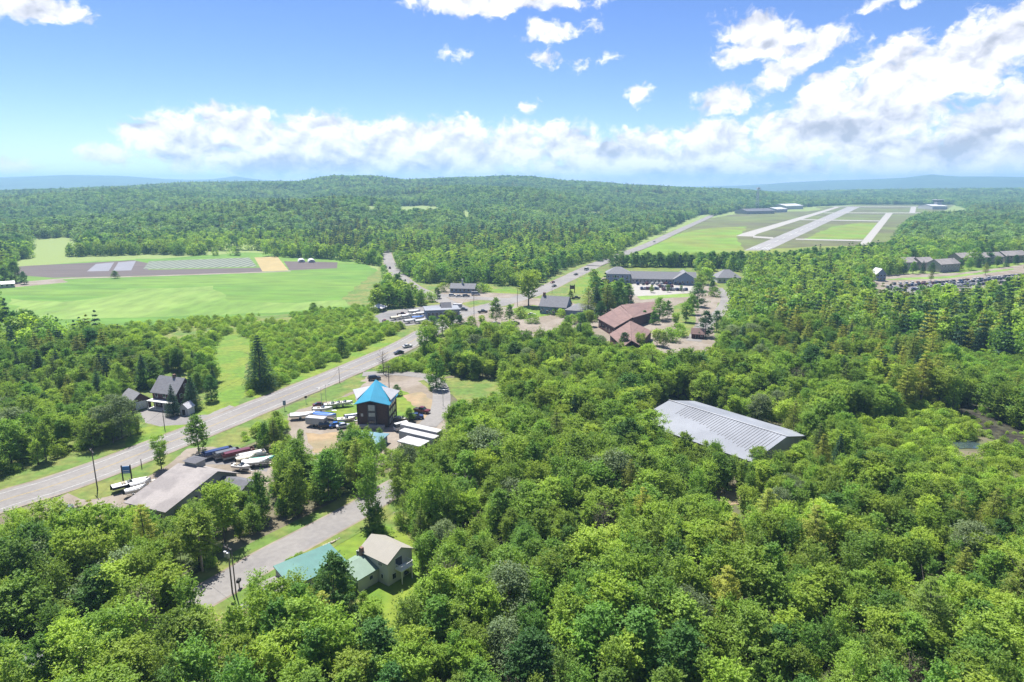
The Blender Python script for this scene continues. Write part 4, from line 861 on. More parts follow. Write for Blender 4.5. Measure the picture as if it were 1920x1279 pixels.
def box_trailer(label, px, heading, L, w, h, m='whiteroof', z0=.9, group=None):
    x_, y_ = G(*px); m = 'trailerwhite' if m == 'whiteroof' else m; t = thing('box_trailer', label, 'trailer', (x_, y_, .14), heading, group)
    MB().box(-L/2, L/2, -w/2, w/2, z0, z0 + h).build('box', M[m], t, bevel=.05); MB().box(-L/2 + .2, L/2 - .2, -w/2 + .3, w/2 - .3, z0 - .25, z0 - .02).build('chassis', M['black'], t)
    for xx_ in ((-L * .3, -L * .18) if L > 7 else (-.3,)):
        for s in (-1, 1): MB().tube((xx_, s * (w/2 - .25), .45), (xx_, s * (w/2), .45), .44, n=12).build('wheel', M['black'], t)
    MB().box(L/2 + .03, L/2 + .06, -w/2 + .1, w/2 - .1, z0 + .1, z0 + h - .1).build('door', M['greywall'], t)
    return t
main_dir = R(38)
vehicle('van', 'white', 'white van parked at the corner of the tall timber house', (757, 806), R(38))
vehicle('suv', 'navy', 'dark blue car parked right of the tall timber house', (780, 786), R(12))
vehicle('pickup', 'maroon', 'dark red pickup truck behind the dark blue car', (791, 774), R(-25))
vehicle('suv', 'black', 'black car behind the blue roof near the road', (702, 713), R(25))
vehicle('suv', 'black', 'black car next to the grey box trailer', (612, 802), R(20))
vehicle('sedan', 'blue', 'blue car nearest the trees in the boat yard', (631, 801), R(25))
vehicle('sedan', 'silver', 'silver car half hidden behind trees in the boat yard', (645, 803), R(25))
box_trailer('grey white box trailer standing in the boat yard', (594, 800), R(-14), 6, 2.3, 2.0)
boat('white', 'white covered boat at the left end of the boat yard', (566, 786), R(12), 7.4, 'white')
boat('white', 'white boat under a deep blue cover', (609, 786), R(-18), 7.6, 'blue')
boat('white', 'white open boat behind the blue covered one', (604, 774), R(8), 6)
for k, (p, l) in enumerate((((622, 766), 'first of the white boats in the row on the grass'), ((633, 764), 'second boat in the row on the grass'), ((645, 763), 'third boat in the row on the grass nearest the house'))): boat('cream' if k % 2 else 'white', l, p, R(18), 5.2, group='row of boats on the grass')
boat('cream', 'cream boat on the grass below the row of white ones', (648, 794), R(14), 5.4); boat('white', 'white boat beside the left wall of the tall house', (661, 788), R(18), 5, 'navy')
boat('tan', 'tan rowing boat by the right wall of the tall house', (753, 791), R(-25), 4.6, trailer=False, z=.3)
vehicle('sedan', 'maroon', 'dark red car left of the tall house lot gate', (600, 763), R(20))
tr_dir = math.atan2(-14, 30)
box_trailer('longest white semitrailer in the rear of the yard', (790, 822), R(-30), 13, 2.6, 2.4, group='white trailers in the yard')
box_trailer('middle white trailer in the yard', (786, 834), R(-30), 12, 2.6, 2.4, group='white trailers in the yard')
x_, y_ = G(748, 846); t = thing('open_shed', 'white roofed open fronted shed full of dark gear', 'shed', (x_, y_, .1), R(-30))
MB().box(-.3, 7.3, -.3, 4.3, 2.6, 2.85).build('roof', M['trailerwhite'], t); MB().box(0, 7, 3.9, 4.05, 0, 2.58).build('wall', M['greywall'], t); MB().box(.5, 6.5, 1.4, 3.4, 0, 1.5).build('stored_crate', M['darkwood'], t)
for xx_ in (0, 2.3, 4.6, 6.9): MB().box(xx_, xx_ + .14, 0, .14, 0, 2.58).build('post', M['trim'], t)
# by the tan roofed shop
boat('black', 'black and white boat in front of the blue sign', (242, 917), R(42), 7.6); boat('white', 'small white boat nearest the tan roof', (254, 929), R(40), 4.6, 'white')
boat('white', 'slim white boat between the black boat and the tan roof', (263, 917), R(42), 4.6, 'white')
vehicle('suv', 'grey', 'dark grey car at the edge of the wood beside the main road', (116, 962), R(38)); vehicle('sedan', 'silver', 'silver car half hidden below the dark grey one', (132, 968), R(38))
pontoon('navy', 'dark blue pontoon boat first in the row behind the shop', (411, 856), R(40), 8, 'pontoon boats behind the shop'); pontoon('grey', 'grey pontoon boat second in the row behind the shop', (428, 858), R(40), 7, 'pontoon boats behind the shop')
pontoon('maroon', 'reddish pontoon boat third in the row behind the shop', (449, 858), R(38), 8.4, 'pontoon boats behind the shop'); boat('cream', 'cream covered boat behind the shop', (461, 869), R(30), 5, 'cream')
pontoon('white', 'white pontoon boat fourth in the row behind the shop', (474, 862), R(34), 7.5, 'pontoon boats behind the shop'); boat('white', 'white boat with green cover at the end of the row', (491, 872), R(18), 6.4, 'green')
boat('white', 'white open boat beside the shop wing', (452, 884), R(-15), 5); boat('white', 'long white boat at the right end behind the shop', (478, 876), R(10), 6.5, 'white')
# vehicles on the roads and lots around the crossroads
for a in (('sedan', 'white', 'white car on the main road above the blue roof', (764, 652), R(42)), ('sedan', 'black', 'dark car on the main road above the blue roof', (748, 664), R(222)),
          ('pickup', 'black', 'black pickup towing through the crossroads', (868, 583), R(-10)), ('pickup', 'black', 'black pickup waiting right of the crossroads pole', (905, 587), R(25)),
          ('suv', 'white', 'white car parked left under the shade tree', (928, 610), R(70)), ('suv', 'white', 'white car parked in the middle under the shade tree', (946, 613), R(20)), ('sedan', 'silver', 'silver car parked right under the shade tree', (957, 611), R(20)),
          ('suv', 'black', 'black car under the shade tree', (966, 609), R(20)), ('sedan', 'white', 'white car on the lot below the inn', (997, 592), R(-10)), ('suv', 'grey', 'grey car alone on the gravel by the inn', (1066, 601), R(5)),
          ('van', 'white', 'white truck on the far stretch of the main road', (1100, 507), R(55)), ('sedan', 'black', 'black car on the far stretch of the main road', (1080, 516), R(55)), ('sedan', 'red', 'red car approaching the crossroads', (1036, 531), R(235)),
          ('sedan', 'black', 'black car approaching the inn', (1039, 538), R(235)), ('pickup', 'black', 'dark pickup behind the inn', (1080, 561), R(20)), ('sedan', 'black', 'black car far up the straight road', (1227, 455), R(50)),
          ('suv', 'grey', 'grey car first at the side road junction', (716, 503), R(100)), ('sedan', 'white', 'white car at the side road junction', (724, 501), R(100)), ('suv', 'maroon', 'dark red car third at the side road junction', (731, 504), R(100)),
          ('suv', 'white', 'white car before the small shop', (848, 556), R(10)), ('sedan', 'silver', 'silver car before the small shop', (861, 557), R(10)), ('suv', 'grey', 'grey car before the small shop', (874, 557), R(10)), ('van', 'silver', 'silver van right of the small shop', (892, 554), R(10)),
          ('suv', 'black', 'black car behind the store', (838, 582), R(20)), ('sedan', 'red', 'orange red car at the left corner of the boat store lot', (722, 605), R(-60)), ('pickup', 'maroon', 'dark red pickup in the boat store lot', (754, 592), R(5))):
    vehicle(a[0], a[1], a[2], a[3], a[4])
for k, (p, c1, c2) in enumerate((((757, 597), 'white', 'white'), ((771, 594), 'white', None), ((768, 606), 'white', 'white'), ((783, 600), 'white', 'blue'), ((790, 592), 'silver', 'white'), ((742, 600), 'cream', 'cream'), ((776, 588), 'white', 'white'), ((853, 592), 'white', None), ((788, 606), 'white', 'white'))):
    boat(c1, ['white boat right of the dark red pickup', 'open white boat in the middle of the boat store lot', 'white boat at the front edge of the boat store lot', 'blue topped boat against the store wall', 'silver boat behind the store corner', 'cream boat near the orange red car', 'white boat at the back of the boat store lot', 'open white boat right of the store', 'white boat at the store front corner'][k], p, R(15 + 8 * (k % 3)), 6.5, c2, group='boats on the boat store lot')
box_trailer('white box trailer behind the black pickup at the crossroads', (858, 579), R(-10), 5, 2.2, 1.9)
# one car of each colour, small in the picture: one mesh each, copied
def small_car(c):
    b = MB().prism(car_profile('suv')[0], -.95, .95, 'y'); b.prism(car_profile('suv')[1], -.8, .8, 'y'); o = b.build('parked_car', paint(c)); o.data.materials.append(M['glass'])
    for p in o.data.polygons:
        if p.center.z > 1.2 and abs(p.normal.z) < .9: p.material_index = 1
    return o
PROTO = {c: small_car(c) for c in ('white', 'silver', 'black', 'navy', 'maroon', 'grey')}
used = set()
def small(c, px, rz, label, group):
    o = PROTO[c]
    if c in used: o = o.copy(); col.objects.link(o)
    used.add(c); x_, y_ = G(*px); o.location = (x_, y_, .16); o.rotation_euler = (0, 0, rz); tag(o, label, 'car', group)
rnd = random.Random(9); names = ['white', 'silver', 'black', 'navy', 'maroon', 'grey']
rows_ = [((1200, 543), (1236, 543), 7, 'in the left rows of the motel car park'), ((1240, 545), (1290, 545), 8, 'in the right rows of the motel car park'), ((1192, 534), (1295, 534), 12, 'parked along the motel front'), ((1232, 539), (1262, 539), 5, 'in the middle row of the motel car park')]
for p0, p1, n_, w_ in rows_:
    for k in range(n_):
        c = rnd.choice(names); f = (k + .5) / n_; small(c, (p0[0] + (p1[0] - p0[0]) * f + rnd.uniform(-1, 1), p0[1] + (p1[1] - p0[1]) * f), R(90 + rnd.uniform(-6, 6)), c.replace('navy', 'dark blue').replace('maroon', 'dark red') + ' car ' + w_, 'cars ' + w_)
for p0, p1, n_, w_ in (((1660, 541), (1920, 517), 40, 'in the front row of the shopping lot'), ((1680, 547), (1880, 531), 34, 'in the row of the shopping lot nearest the wood'), ((1740, 538), (1900, 522), 22, 'in the middle row of the shopping lot'), ((1670, 534), (1760, 531), 8, 'by the entrance of the shopping lot')):
    for k in range(n_):
        if rnd.random() < .12: continue
        c = rnd.choice(names + ['white', 'silver', 'black']); f = (k + .5) / n_; small(c, (p0[0] + (p1[0] - p0[0]) * f, p0[1] + (p1[1] - p0[1]) * f + rnd.uniform(-.3, .3)), R(75 + rnd.uniform(-6, 6)), c.replace('navy', 'dark blue').replace('maroon', 'dark red') + ' car ' + w_, 'cars ' + w_)

# ------------------------------------------------------------ poles, wires, signs
def pole(label, px, h, arm=0.0, transf=0, z=.05, r=.15, rz=0, group=None, m='pole'):
    x_, y_ = G(*px); t = thing('utility_pole', label, 'pole', (x_, y_, z), rz, group); MB().tube((0, 0, -.3), (0, 0, h), r, r * .65, 10).build('shaft', M[m], t)
    if arm:
        MB().box(-arm, arm, -.07, .07, h - .7, h - .55).build('crossarm', M[m], t)
        for s in (-1, -.4, .4, 1): MB().tube((s * arm * .93, 0, h - .55), (s * arm * .93, 0, h - .3), .06, .03, 6).build('insulator', M['insul'], t)
    for k in range(transf): MB().tube((.4 - .8 * k, -.3, h - 2.2), (.4 - .8 * k, -.3, h - 1.2), .28, n=10).build('transformer', M['metal'], t)
    return Vector((x_, y_, h - .45))
pa = pole('utility pole with lit crossarm beside the shop lawn', (183, 918), 10.2, 1.6, 0, rz=R(-45), m='pole')
pb = pole('pale bare pole in front of the big dark spruce', (487, 727), 7.2, m='wood')
pc_ = pole('tall dark utility pole with transformers by the lower road bend', (436, 1112), 9.3, 1.1, 2, rz=R(-35)); pole('second pole standing close behind the one with transformers', (443, 1117), 8.3, r=.13)
pd = pole('thick pale utility pole under the trees left of the lower road', (380, 1072), 8.0, .0, 0, r=.24, m='wood')
pole('short dark pole on the grass below the farmhouse drive', (309, 805), 6.0, r=.12); pole('short post on the verge right of the blue sign', (266, 878), 2.4, r=.13)
pe = pole('utility pole just right of the blue roof', (730, 735), 9.5, .8); pole('thin pole in the road verge above the boats', (637, 719), 6, r=.1); pf = pole('tall thin utility pole at the crossroads', (889, 603), 17, 1.2, r=.14)
pole('white pole beside the restaurant', (1099, 597), 7, r=.16, m='trim'); pg = pole('utility pole before the inn', (970, 575), 11, 1); pole('thin pole behind the inn', (1035, 552), 9, r=.1)
def wire(a, b, sag, label):
    w_ = MB(); n_ = 10; prev = a
    for k in range(1, n_ + 1):
        q = a.lerp(b, k / n_); q.z -= sag * 4 * (k / n_) * (1 - k / n_); w_.tube(prev, q, .025, n=4); prev = q
    o = w_.build('power_line', M['black']); tag(o, label, 'cable', 'overhead cables')
pmid = Vector((*G(309, 805), 5.8)); pm2 = Vector((*G(637, 719), 5.6)); pm3 = Vector((*G(612, 757), 6.2))
wire(pa, pmid, 1.0, 'cable from the lit crossarm pole to the pole below the farmhouse'); wire(pmid, pb, 1.2, 'cable from the farmhouse pole to the pale bare pole'); wire(pm3, pm2, .6, 'cable beside the road above the boats'); wire(pm2, pe, .8, 'cable to the pole right of the blue roof'); wire(pe, pf, 2.5, 'long cable from the blue roof pole to the crossroads')
wire(pc_, pd, .5, 'cable from the transformer pole to the thick pale pole'); wire(pf, pg, 1.2, 'cable from the tall crossroads pole to the pole before the inn'); wire(pb, Vector((*G(515, 735), .3)), 0, 'guy cable of the pale pole by the dark spruce')
def lamp(label, px, h, two=False):
    x_, y_ = G(*px); t = thing('street_lamp', label, 'lamp', (x_, y_, .05)); MB().tube((0, 0, 0), (0, 0, h), .09, .05).build('post', M['metal'], t)
    for s in ((-1, 1) if two else (1,)): MB().tube((0, 0, h), (s * .9, 0, h + .15), .04).build('arm', M['metal'], t); MB().box(s * 1.2 - .35, s * 1.2 + .35, -.15, .15, h + .05, h + .2).build('lamp_head', M['metal'], t)
lamp('street lamp by the yard entrance right of the tall house', (831, 762), 5.5, True); lamp('twin headed lamp between the boats and the main road', (604, 768), 7, True); lamp('lamp by the road left of the twin headed lamp', (612, 757), 6.4)
x_, y_ = G(240, 906); t = thing('shop_sign', 'tall blue sign board on two dark posts by the road', 'sign', (x_, y_, .05), R(12))
for s in (-1, 1): MB().box(s * .95 - .12, s * .95 + .12, -.12, .12, 0, 4.6).build('post', M['darkwood'], t)
MB().box(-.8, .8, -.1, .1, 2.5, 4.3).build('board', M['signblue'], t); MB().box(-.7, .7, -.125, -.105, 3.15, 3.3).build('stripe', M['trim'], t); MB().box(-.7, .7, -.125, -.105, 2.75, 2.85).build('stripe', M['trim'], t)
for k, (p, h_) in enumerate((((246, 884), .9), ((249, 883), .9), ((252, 882), .9), ((256, 881), .9))): pass
x_, y_ = G(534, 770); t = thing('road_sign', 'narrow dark sign board on the verge above the boat yard', 'sign', (x_, y_, .05), R(30)); MB().tube((0, 0, 0), (0, 0, 3.0), .08).build('post', M['metal'], t); MB().box(-.45, .45, -.15, -.085, 1.8, 3.3).build('board', M['bluewall'], t)
x_, y_ = G(574, 757); t = thing('road_sign', 'small sign on the verge left of the twin headed lamp', 'sign', (x_, y_, .05), R(30)); MB().tube((0, 0, 0), (0, 0, 2.6), .07).build('post', M['metal'], t); MB().box(-.4, .4, -.12, -.075, 1.9, 2.6).build('board', M['darkwood'], t)
x_, y_ = G(1073, 549); t = thing('wooden_sign', 'arched wooden sign frame on the grass behind the inn', 'sign', (x_, y_, .05), R(20))
for s in (-1, 1): MB().box(s * 1.6 - .2, s * 1.6 + .2, -.2, .2, 0, 5.4).build('post', M['brown'], t)
MB().box(-1.4, 1.4, -.12, .12, 2.4, 4.8).build('board', M['brown'], t)
x_, y_ = G(449, 1103); t = thing('mailbox', 'dark mailbox on a post by the lower road bend', 'mailbox', (x_, y_, .05)); MB().box(-.08, .08, -.08, .08, 0, 1.2).build('post', M['wood'], t); MB().box(-.28, .28, -.5, .5, 1.2, 1.75).build('box', M['black'], t, bevel=.05)
for k, p in enumerate(((0, 548), (52, 540), (128, 529))): pass
# ------------------------------------------------------------ trees: crowns made of many small leaf faces
def leaf_quads(pos, nrm, size, rg, asp=1.0):
    n = len(pos); r = rg.normal(size=(n, 3)); t = np.cross(nrm, r); t /= np.linalg.norm(t, axis=1)[:, None] + 1e-9
    b = np.cross(nrm, t); s = size[:, None]
    V = np.stack([pos - t * s, pos - b * s * .55 * asp, pos + t * s, pos + b * s * .55 * asp], 1).reshape(-1, 3)
    F = np.arange(n * 4).reshape(n, 4); return V, F
def clump_leaves(C, RC, npc, leaf, rg, squash=.75, up=.45, rnd=.6, TN=None, asp=1.0, shoots=0):
    k = len(C); idx = np.repeat(np.arange(k), npc); n = len(idx)
    if shoots:      # leaves strung along short shoots that fan out and up from each limb end
        D = rg.normal(size=(k, shoots, 3)); D[:, :, 2] = np.abs(D[:, :, 2]) * .9 + .1; D /= np.linalg.norm(D, axis=2)[:, :, None]
        Ln = rg.uniform(.6, 1.75, (k, shoots)); j = rg.integers(0, shoots, n); d = D[idx, j]; q = rg.uniform(.0, 1, n) ** .7
        pos = C[idx] + d * (q * Ln[idx, j] * RC[idx])[:, None] * np.array([1, 1, squash]) + rg.normal(size=(n, 3)) * (RC[idx] * .17)[:, None] * (1.15 - q)[:, None]
        nr = np.array([0, 0, up + .25]) + d * .35 + rg.normal(size=(n, 3)) * rnd
    else:
        d = rg.normal(size=(n, 3)); d[:, 2] += .35; d /= np.linalg.norm(d, axis=1)[:, None]
        rad = RC[idx] * (rg.uniform(.35, 1.12, n) ** .6); pos = C[idx] + d * rad[:, None] * np.array([1, 1, squash])
        nr = d * .7 + np.array([0, 0, up]) + rg.normal(size=(n, 3)) * rnd
    nr /= np.linalg.norm(nr, axis=1)[:, None]
    V, F = leaf_quads(pos, nr, leaf * rg.uniform(.6, 1.25, n), rg, asp)
    tn = (TN if TN is not None else rg.uniform(0, 1, k))[idx] * .75 + rg.uniform(0, .25, n)
    return V, F, tn
def crown_broad(seed, h, w, k, npc, leaf, base=.25, shape='round', squash=.75, rcf=(.13, .24), **kw):
    rg = np.random.default_rng(seed); z = base + (1 - base) * rg.uniform(0, 1, k) ** .8
    t = (z - base) / (1 - base)
    if shape == 'round': pr = np.sqrt(np.clip(1 - (2 * t - .85) ** 2 / 1.35, .05, 1))
    elif shape == 'slim': pr = np.clip(np.sin(np.pi * np.clip(t * .85 + .12, 0, 1)), .12, 1) * .8
    elif shape == 'dome': pr = np.sqrt(np.clip(1 - t ** 2.2, .04, 1))
    elif shape == 'vase': pr = np.clip(.35 + .75 * t - .45 * t ** 4, .2, 1)
    else: pr = 1 - t * .85
    a = rg.uniform(0, 2 * np.pi, k); lob = 1 + .22 * np.sin(a * 2 + seed) + .15 * np.sin(a * 3 + seed * 2.3)
    rr = w / 2 * pr * lob * np.sqrt(rg.uniform(.12, 1, k)) * .92
    C = np.stack([np.cos(a) * rr, np.sin(a) * rr, z * h * (1 - .1 * (rr / (w / 2)) ** 2)], 1)
    RC = w * rg.uniform(rcf[0], rcf[1], k) * (.7 + .4 * pr)
    V, F, T = clump_leaves(C, RC, npc, leaf, rg, squash, **kw); V[:, 2] = np.maximum(V[:, 2], .1)
    return V, F, T
def crown_pine(seed, h, w, lev, npb, leaf, base=.22):
    """white pine: tiers of flat feathery boughs with gaps between"""
    rg = np.random.default_rng(seed); C = []; RC = []; TN = []
    for i in range(lev):
        t = min(1.0, max(0.0, (i + rg.uniform(-.2, .2)) / (lev - 1))); z = h * (base + (1 - base) * np.clip(t, 0, 1)); Rr = w / 2 * max(1 - t, 0) ** .75 * rg.uniform(.8, 1.1) + .35
        nb = max(3, int(7 * (1 - t) + 3)); a0 = rg.uniform(0, 6.28)
        for j in range(nb):
            a = a0 + j * 6.283 / nb + rg.uniform(-.25, .25); L = Rr * rg.uniform(.7, 1.1); tn = rg.uniform(0, 1)
            for q in np.arange(.35, 1.01, .22 if L > 1.5 else .4):
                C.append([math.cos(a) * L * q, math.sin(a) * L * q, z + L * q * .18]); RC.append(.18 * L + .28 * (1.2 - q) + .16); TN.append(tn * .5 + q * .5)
    return clump_leaves(np.array(C), np.array(RC), npb, leaf, rg, .38, up=.9, rnd=.5, TN=np.array(TN), asp=.55)
def crown_spruce(seed, h, w, lev, npb, leaf, base=.06):
    rg = np.random.default_rng(seed); C = []; RC = []; TN = []
    for i in range(lev):
        t = i / (lev - 1); z = h * (base + (1 - base) * t); Rr = w / 2 * max(1 - t, 0) ** .85 + .18; nb = max(4, int(12 * (1 - t) + 3)); a0 = rg.uniform(0, 6.28)
        for j in range(nb):
            a = a0 + j * 6.283 / nb + rg.uniform(-.2, .2); L = Rr * rg.uniform(.78, 1.1); tn = rg.uniform(0, 1)
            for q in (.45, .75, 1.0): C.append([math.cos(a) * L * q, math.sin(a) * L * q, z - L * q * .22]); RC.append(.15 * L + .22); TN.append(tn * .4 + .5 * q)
    return clump_leaves(np.array(C), np.array(RC), npb, leaf, rg, .5, up=.6, rnd=.5, TN=np.array(TN), asp=.6)
def trunk_mesh(name, seed, h, w, r=.2, limbs=7, top=.75, m=None):
    rg = random.Random(seed); b = MB(); p = Vector((0, 0, -.3)); n = 5; rr = r
    pts = []
    for i in range(n + 1):
        q = Vector((rg.uniform(-.12, .12) * i * .4, rg.uniform(-.12, .12) * i * .4, -.3 + (h * top + .3) * i / n)); pts.append(q)
    for i in range(n):
        r1 = r * (1 - .8 * (i + 1) / n); b.tube(pts[i], pts[i+1], rr, r1, 7); rr = r1
    for i in range(limbs):
        t = rg.uniform(.25, .9); s = pts[0].lerp(pts[-1], t); a = rg.uniform(0, 6.28); L = w * .42 * rg.uniform(.6, 1); e_ = s + Vector((math.cos(a) * L, math.sin(a) * L, L * rg.uniform(.5, 1.1)))
        mid = s.lerp(e_, .5) + Vector((0, 0, -L * .08)); r0 = r * (1 - t) * .6 + .03
        b.tube(s, mid, r0, r0 * .65, 5); b.tube(mid, e_, r0 * .65, .015, 5)
    me = bpy.data.meshes.new(name); me.from_pydata(b.v, [], b.f); me.materials.append(m or M['bark']); return me
SP = {}      # species -> list of (crown mesh, trunk mesh, height, crown width)
def species(name, cname, n, fn, leafm, hw, tr):
    SP[name] = []
    for i in range(n):
        h, w = hw(i); V, F, T = fn(i, h, w)
        SP[name].append((mesh_np(cname, V, F, M[leafm], T), trunk_mesh(name + '_trunk', i + 50, h, w, *tr), h, w))
species('broadleaf_tree', 'crown', 8, lambda i, h, w: crown_broad(100 + i, h, w * .92, 135, 92, .175, base=.12, shape=('round', 'dome', 'vase')[i % 3], rcf=(.08, .19), rnd=.65, shoots=7, asp=.85), 'leaf', lambda i: (10.5 + (i % 3), 7.3 + (i % 4) * .7), (.22, 8))
species('slender_tree', 'crown', 8, lambda i, h, w: crown_broad(200 + i, h, w, 70, 84, .17, base=.12, shape=('round', 'vase')[i % 2], squash=1.7, rcf=(.12, .26), up=.3, rnd=.65, shoots=6, asp=.85), 'leaf', lambda i: (9.5 + (i % 4), 4.3 + (i % 3) * .8), (.13, 7, .9))
species('lime_tree', 'crown', 4, lambda i, h, w: crown_broad(300 + i, h, w * .92, 120, 92, .175, shape='vase', rcf=(.09, .19), shoots=7, asp=.85), 'leaf_lime', lambda i: (10.5, 6.6 + i * .6), (.2, 8))
species('dark_tree', 'crown', 3, lambda i, h, w: crown_broad(400 + i, h, w * .95, 130, 95, .185, shape='dome', base=.06, rcf=(.09, .18), shoots=8, asp=.85), 'leaf_dark', lambda i: (11.5, 7.4 + i * .6), (.24, 7))
species('silvery_tree', 'crown', 2, lambda i, h, w: crown_broad(500 + i, h, w, 120, 65, .17, shape='round', base=.15, rcf=(.07, .17)), 'leaf_silver', lambda i: (9.5, 8 + i), (.2, 9))
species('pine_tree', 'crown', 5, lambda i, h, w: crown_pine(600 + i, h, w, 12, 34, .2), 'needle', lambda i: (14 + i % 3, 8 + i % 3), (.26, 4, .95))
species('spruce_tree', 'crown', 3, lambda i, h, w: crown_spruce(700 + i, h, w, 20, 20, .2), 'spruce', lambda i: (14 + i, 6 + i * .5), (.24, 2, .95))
species('bare_tree', 'crown', 2, lambda i, h, w: crown_broad(800 + i, h, w, 60, 22, .13, shape='vase', asp=.3), 'twig', lambda i: (11, 6), (.17, 26, .9))
species('shrub', 'leaves', 4, lambda i, h, w: crown_broad(900 + i, h, w, 34, 44, .13, base=.0, shape='dome', rcf=(.12, .24)), 'bush', lambda i: (2.6, 3.6), (.05, 4, .6))
# simpler crowns of the same kinds for the woods farther off
def far_mesh(nm, V, F, T, lm): return mesh_np(nm, V, F, M[lm], T)
FARB = [far_mesh('far_crown', *crown_broad(20 + i, 11.5, 8.6 + (i % 3), 34, 17, .62, base=.05, shape=('round', 'dome')[i % 2], rcf=(.14, .25)), 'leaf') for i in range(5)]
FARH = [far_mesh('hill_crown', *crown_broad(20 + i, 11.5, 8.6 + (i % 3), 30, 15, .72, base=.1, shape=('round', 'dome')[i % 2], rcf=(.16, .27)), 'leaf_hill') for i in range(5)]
FARD = [far_mesh('far_crown', *crown_broad(30 + i, 12, 8.4, 34, 17, .60, base=.05, shape='dome', rcf=(.14, .25)), 'leaf_dark') for i in range(2)]
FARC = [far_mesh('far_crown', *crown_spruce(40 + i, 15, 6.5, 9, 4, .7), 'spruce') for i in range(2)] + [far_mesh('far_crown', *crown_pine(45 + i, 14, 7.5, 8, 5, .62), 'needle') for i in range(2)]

def tree(kind, var, x, y, h, wscale, rz, label, group, tilt=0):
    cm, tm, h0, w0 = SP[kind][var % len(SP[kind])]; s = h / h0
    t = thing({'broadleaf_tree': 'broadleaf_tree', 'slender_tree': 'broadleaf_tree', 'lime_tree': 'broadleaf_tree', 'dark_tree': 'broadleaf_tree', 'silvery_tree': 'broadleaf_tree', 'bare_tree': 'bare_tree'}.get(kind, kind),
              label, 'shrub' if kind == 'shrub' else 'tree', (x, y, float(hgt(x, y))), rz, group)
    t.scale = (s * wscale, s * wscale, s)
    c = link(bpy.data.objects.new('leaves' if kind == 'shrub' else 'crown', cm), t); tr = link(bpy.data.objects.new('stem' if kind == 'shrub' else 'trunk', tm), t)
    return t
def points_stuff(name, label, cat, pts, meshes):
    """one object: many crowns standing on points (position, scale, turn, which crown)"""
    pts = np.asarray(pts, float); me = bpy.data.meshes.new(name); me.vertices.add(len(pts))
    me.vertices.foreach_set('co', np.ascontiguousarray(pts[:, :3], dtype=np.float32).ravel())
    for nm, cidx, ty in (('wsc', 3, 'FLOAT'), ('hsc', 4, 'FLOAT'), ('turn', 5, 'FLOAT'), ('pick', 6, 'INT')):
        a = me.attributes.new(nm, ty, 'POINT'); a.data.foreach_set('value', pts[:, cidx].astype(np.int32 if ty == 'INT' else np.float32))
    o = link(bpy.data.objects.new(name, me)); tag(o, label, cat, kind='stuff')
    ng = bpy.data.node_groups.new(name, 'GeometryNodeTree')
    ng.interface.new_socket('Geometry', in_out='INPUT', socket_type='NodeSocketGeometry'); ng.interface.new_socket('Geometry', in_out='OUTPUT', socket_type='NodeSocketGeometry')
    n = ng.nodes; l = ng.links; gi = n.new('NodeGroupInput'); go = n.new('NodeGroupOutput'); jn = n.new('GeometryNodeJoinGeometry')
    def attr(nm, ty):
        q = n.new('GeometryNodeInputNamedAttribute'); q.data_type = ty; q.inputs['Name'].default_value = nm; return q.outputs['Attribute']
    pk = attr('pick', 'INT'); ws = attr('wsc', 'FLOAT'); hs = attr('hsc', 'FLOAT'); tu = attr('turn', 'FLOAT')
    cs = n.new('ShaderNodeCombineXYZ'); l.new(ws, cs.inputs[0]); l.new(ws, cs.inputs[1]); l.new(hs, cs.inputs[2])
    cr_ = n.new('ShaderNodeCombineXYZ'); l.new(tu, cr_.inputs[2])
    jm = n.new('GeometryNodeJoinGeometry')
    for k, ml in enumerate(meshes):
        if not isinstance(ml, (list, tuple)): ml = [ml]
        src = []
        for m_ in ml:
            so = bpy.data.objects.new('source_' + m_.name, m_); ob = n.new('GeometryNodeObjectInfo'); ob.inputs['Object'].default_value = so; ob.inputs['As Instance'].default_value = True; src.append(ob.outputs['Geometry'])
        for sg in src:
            cmp_ = n.new('FunctionNodeCompare'); cmp_.data_type = 'INT'; cmp_.operation = 'EQUAL'; l.new(pk, cmp_.inputs[2]); cmp_.inputs[3].default_value = k
            ip = n.new('GeometryNodeInstanceOnPoints'); l.new(gi.outputs[0], ip.inputs['Points']); l.new(cmp_.outputs[0], ip.inputs['Selection']); l.new(sg, ip.inputs['Instance'])
            l.new(cs.outputs[0], ip.inputs['Scale'])
            try: l.new(cr_.outputs[0], ip.inputs['Rotation'])
            except Exception: pass
            l.new(ip.outputs[0], jm.inputs[0])
    l.new(jm.outputs[0], go.inputs[0])
    md = o.modifiers.new('stand', 'NODES'); md.node_group = ng; return o

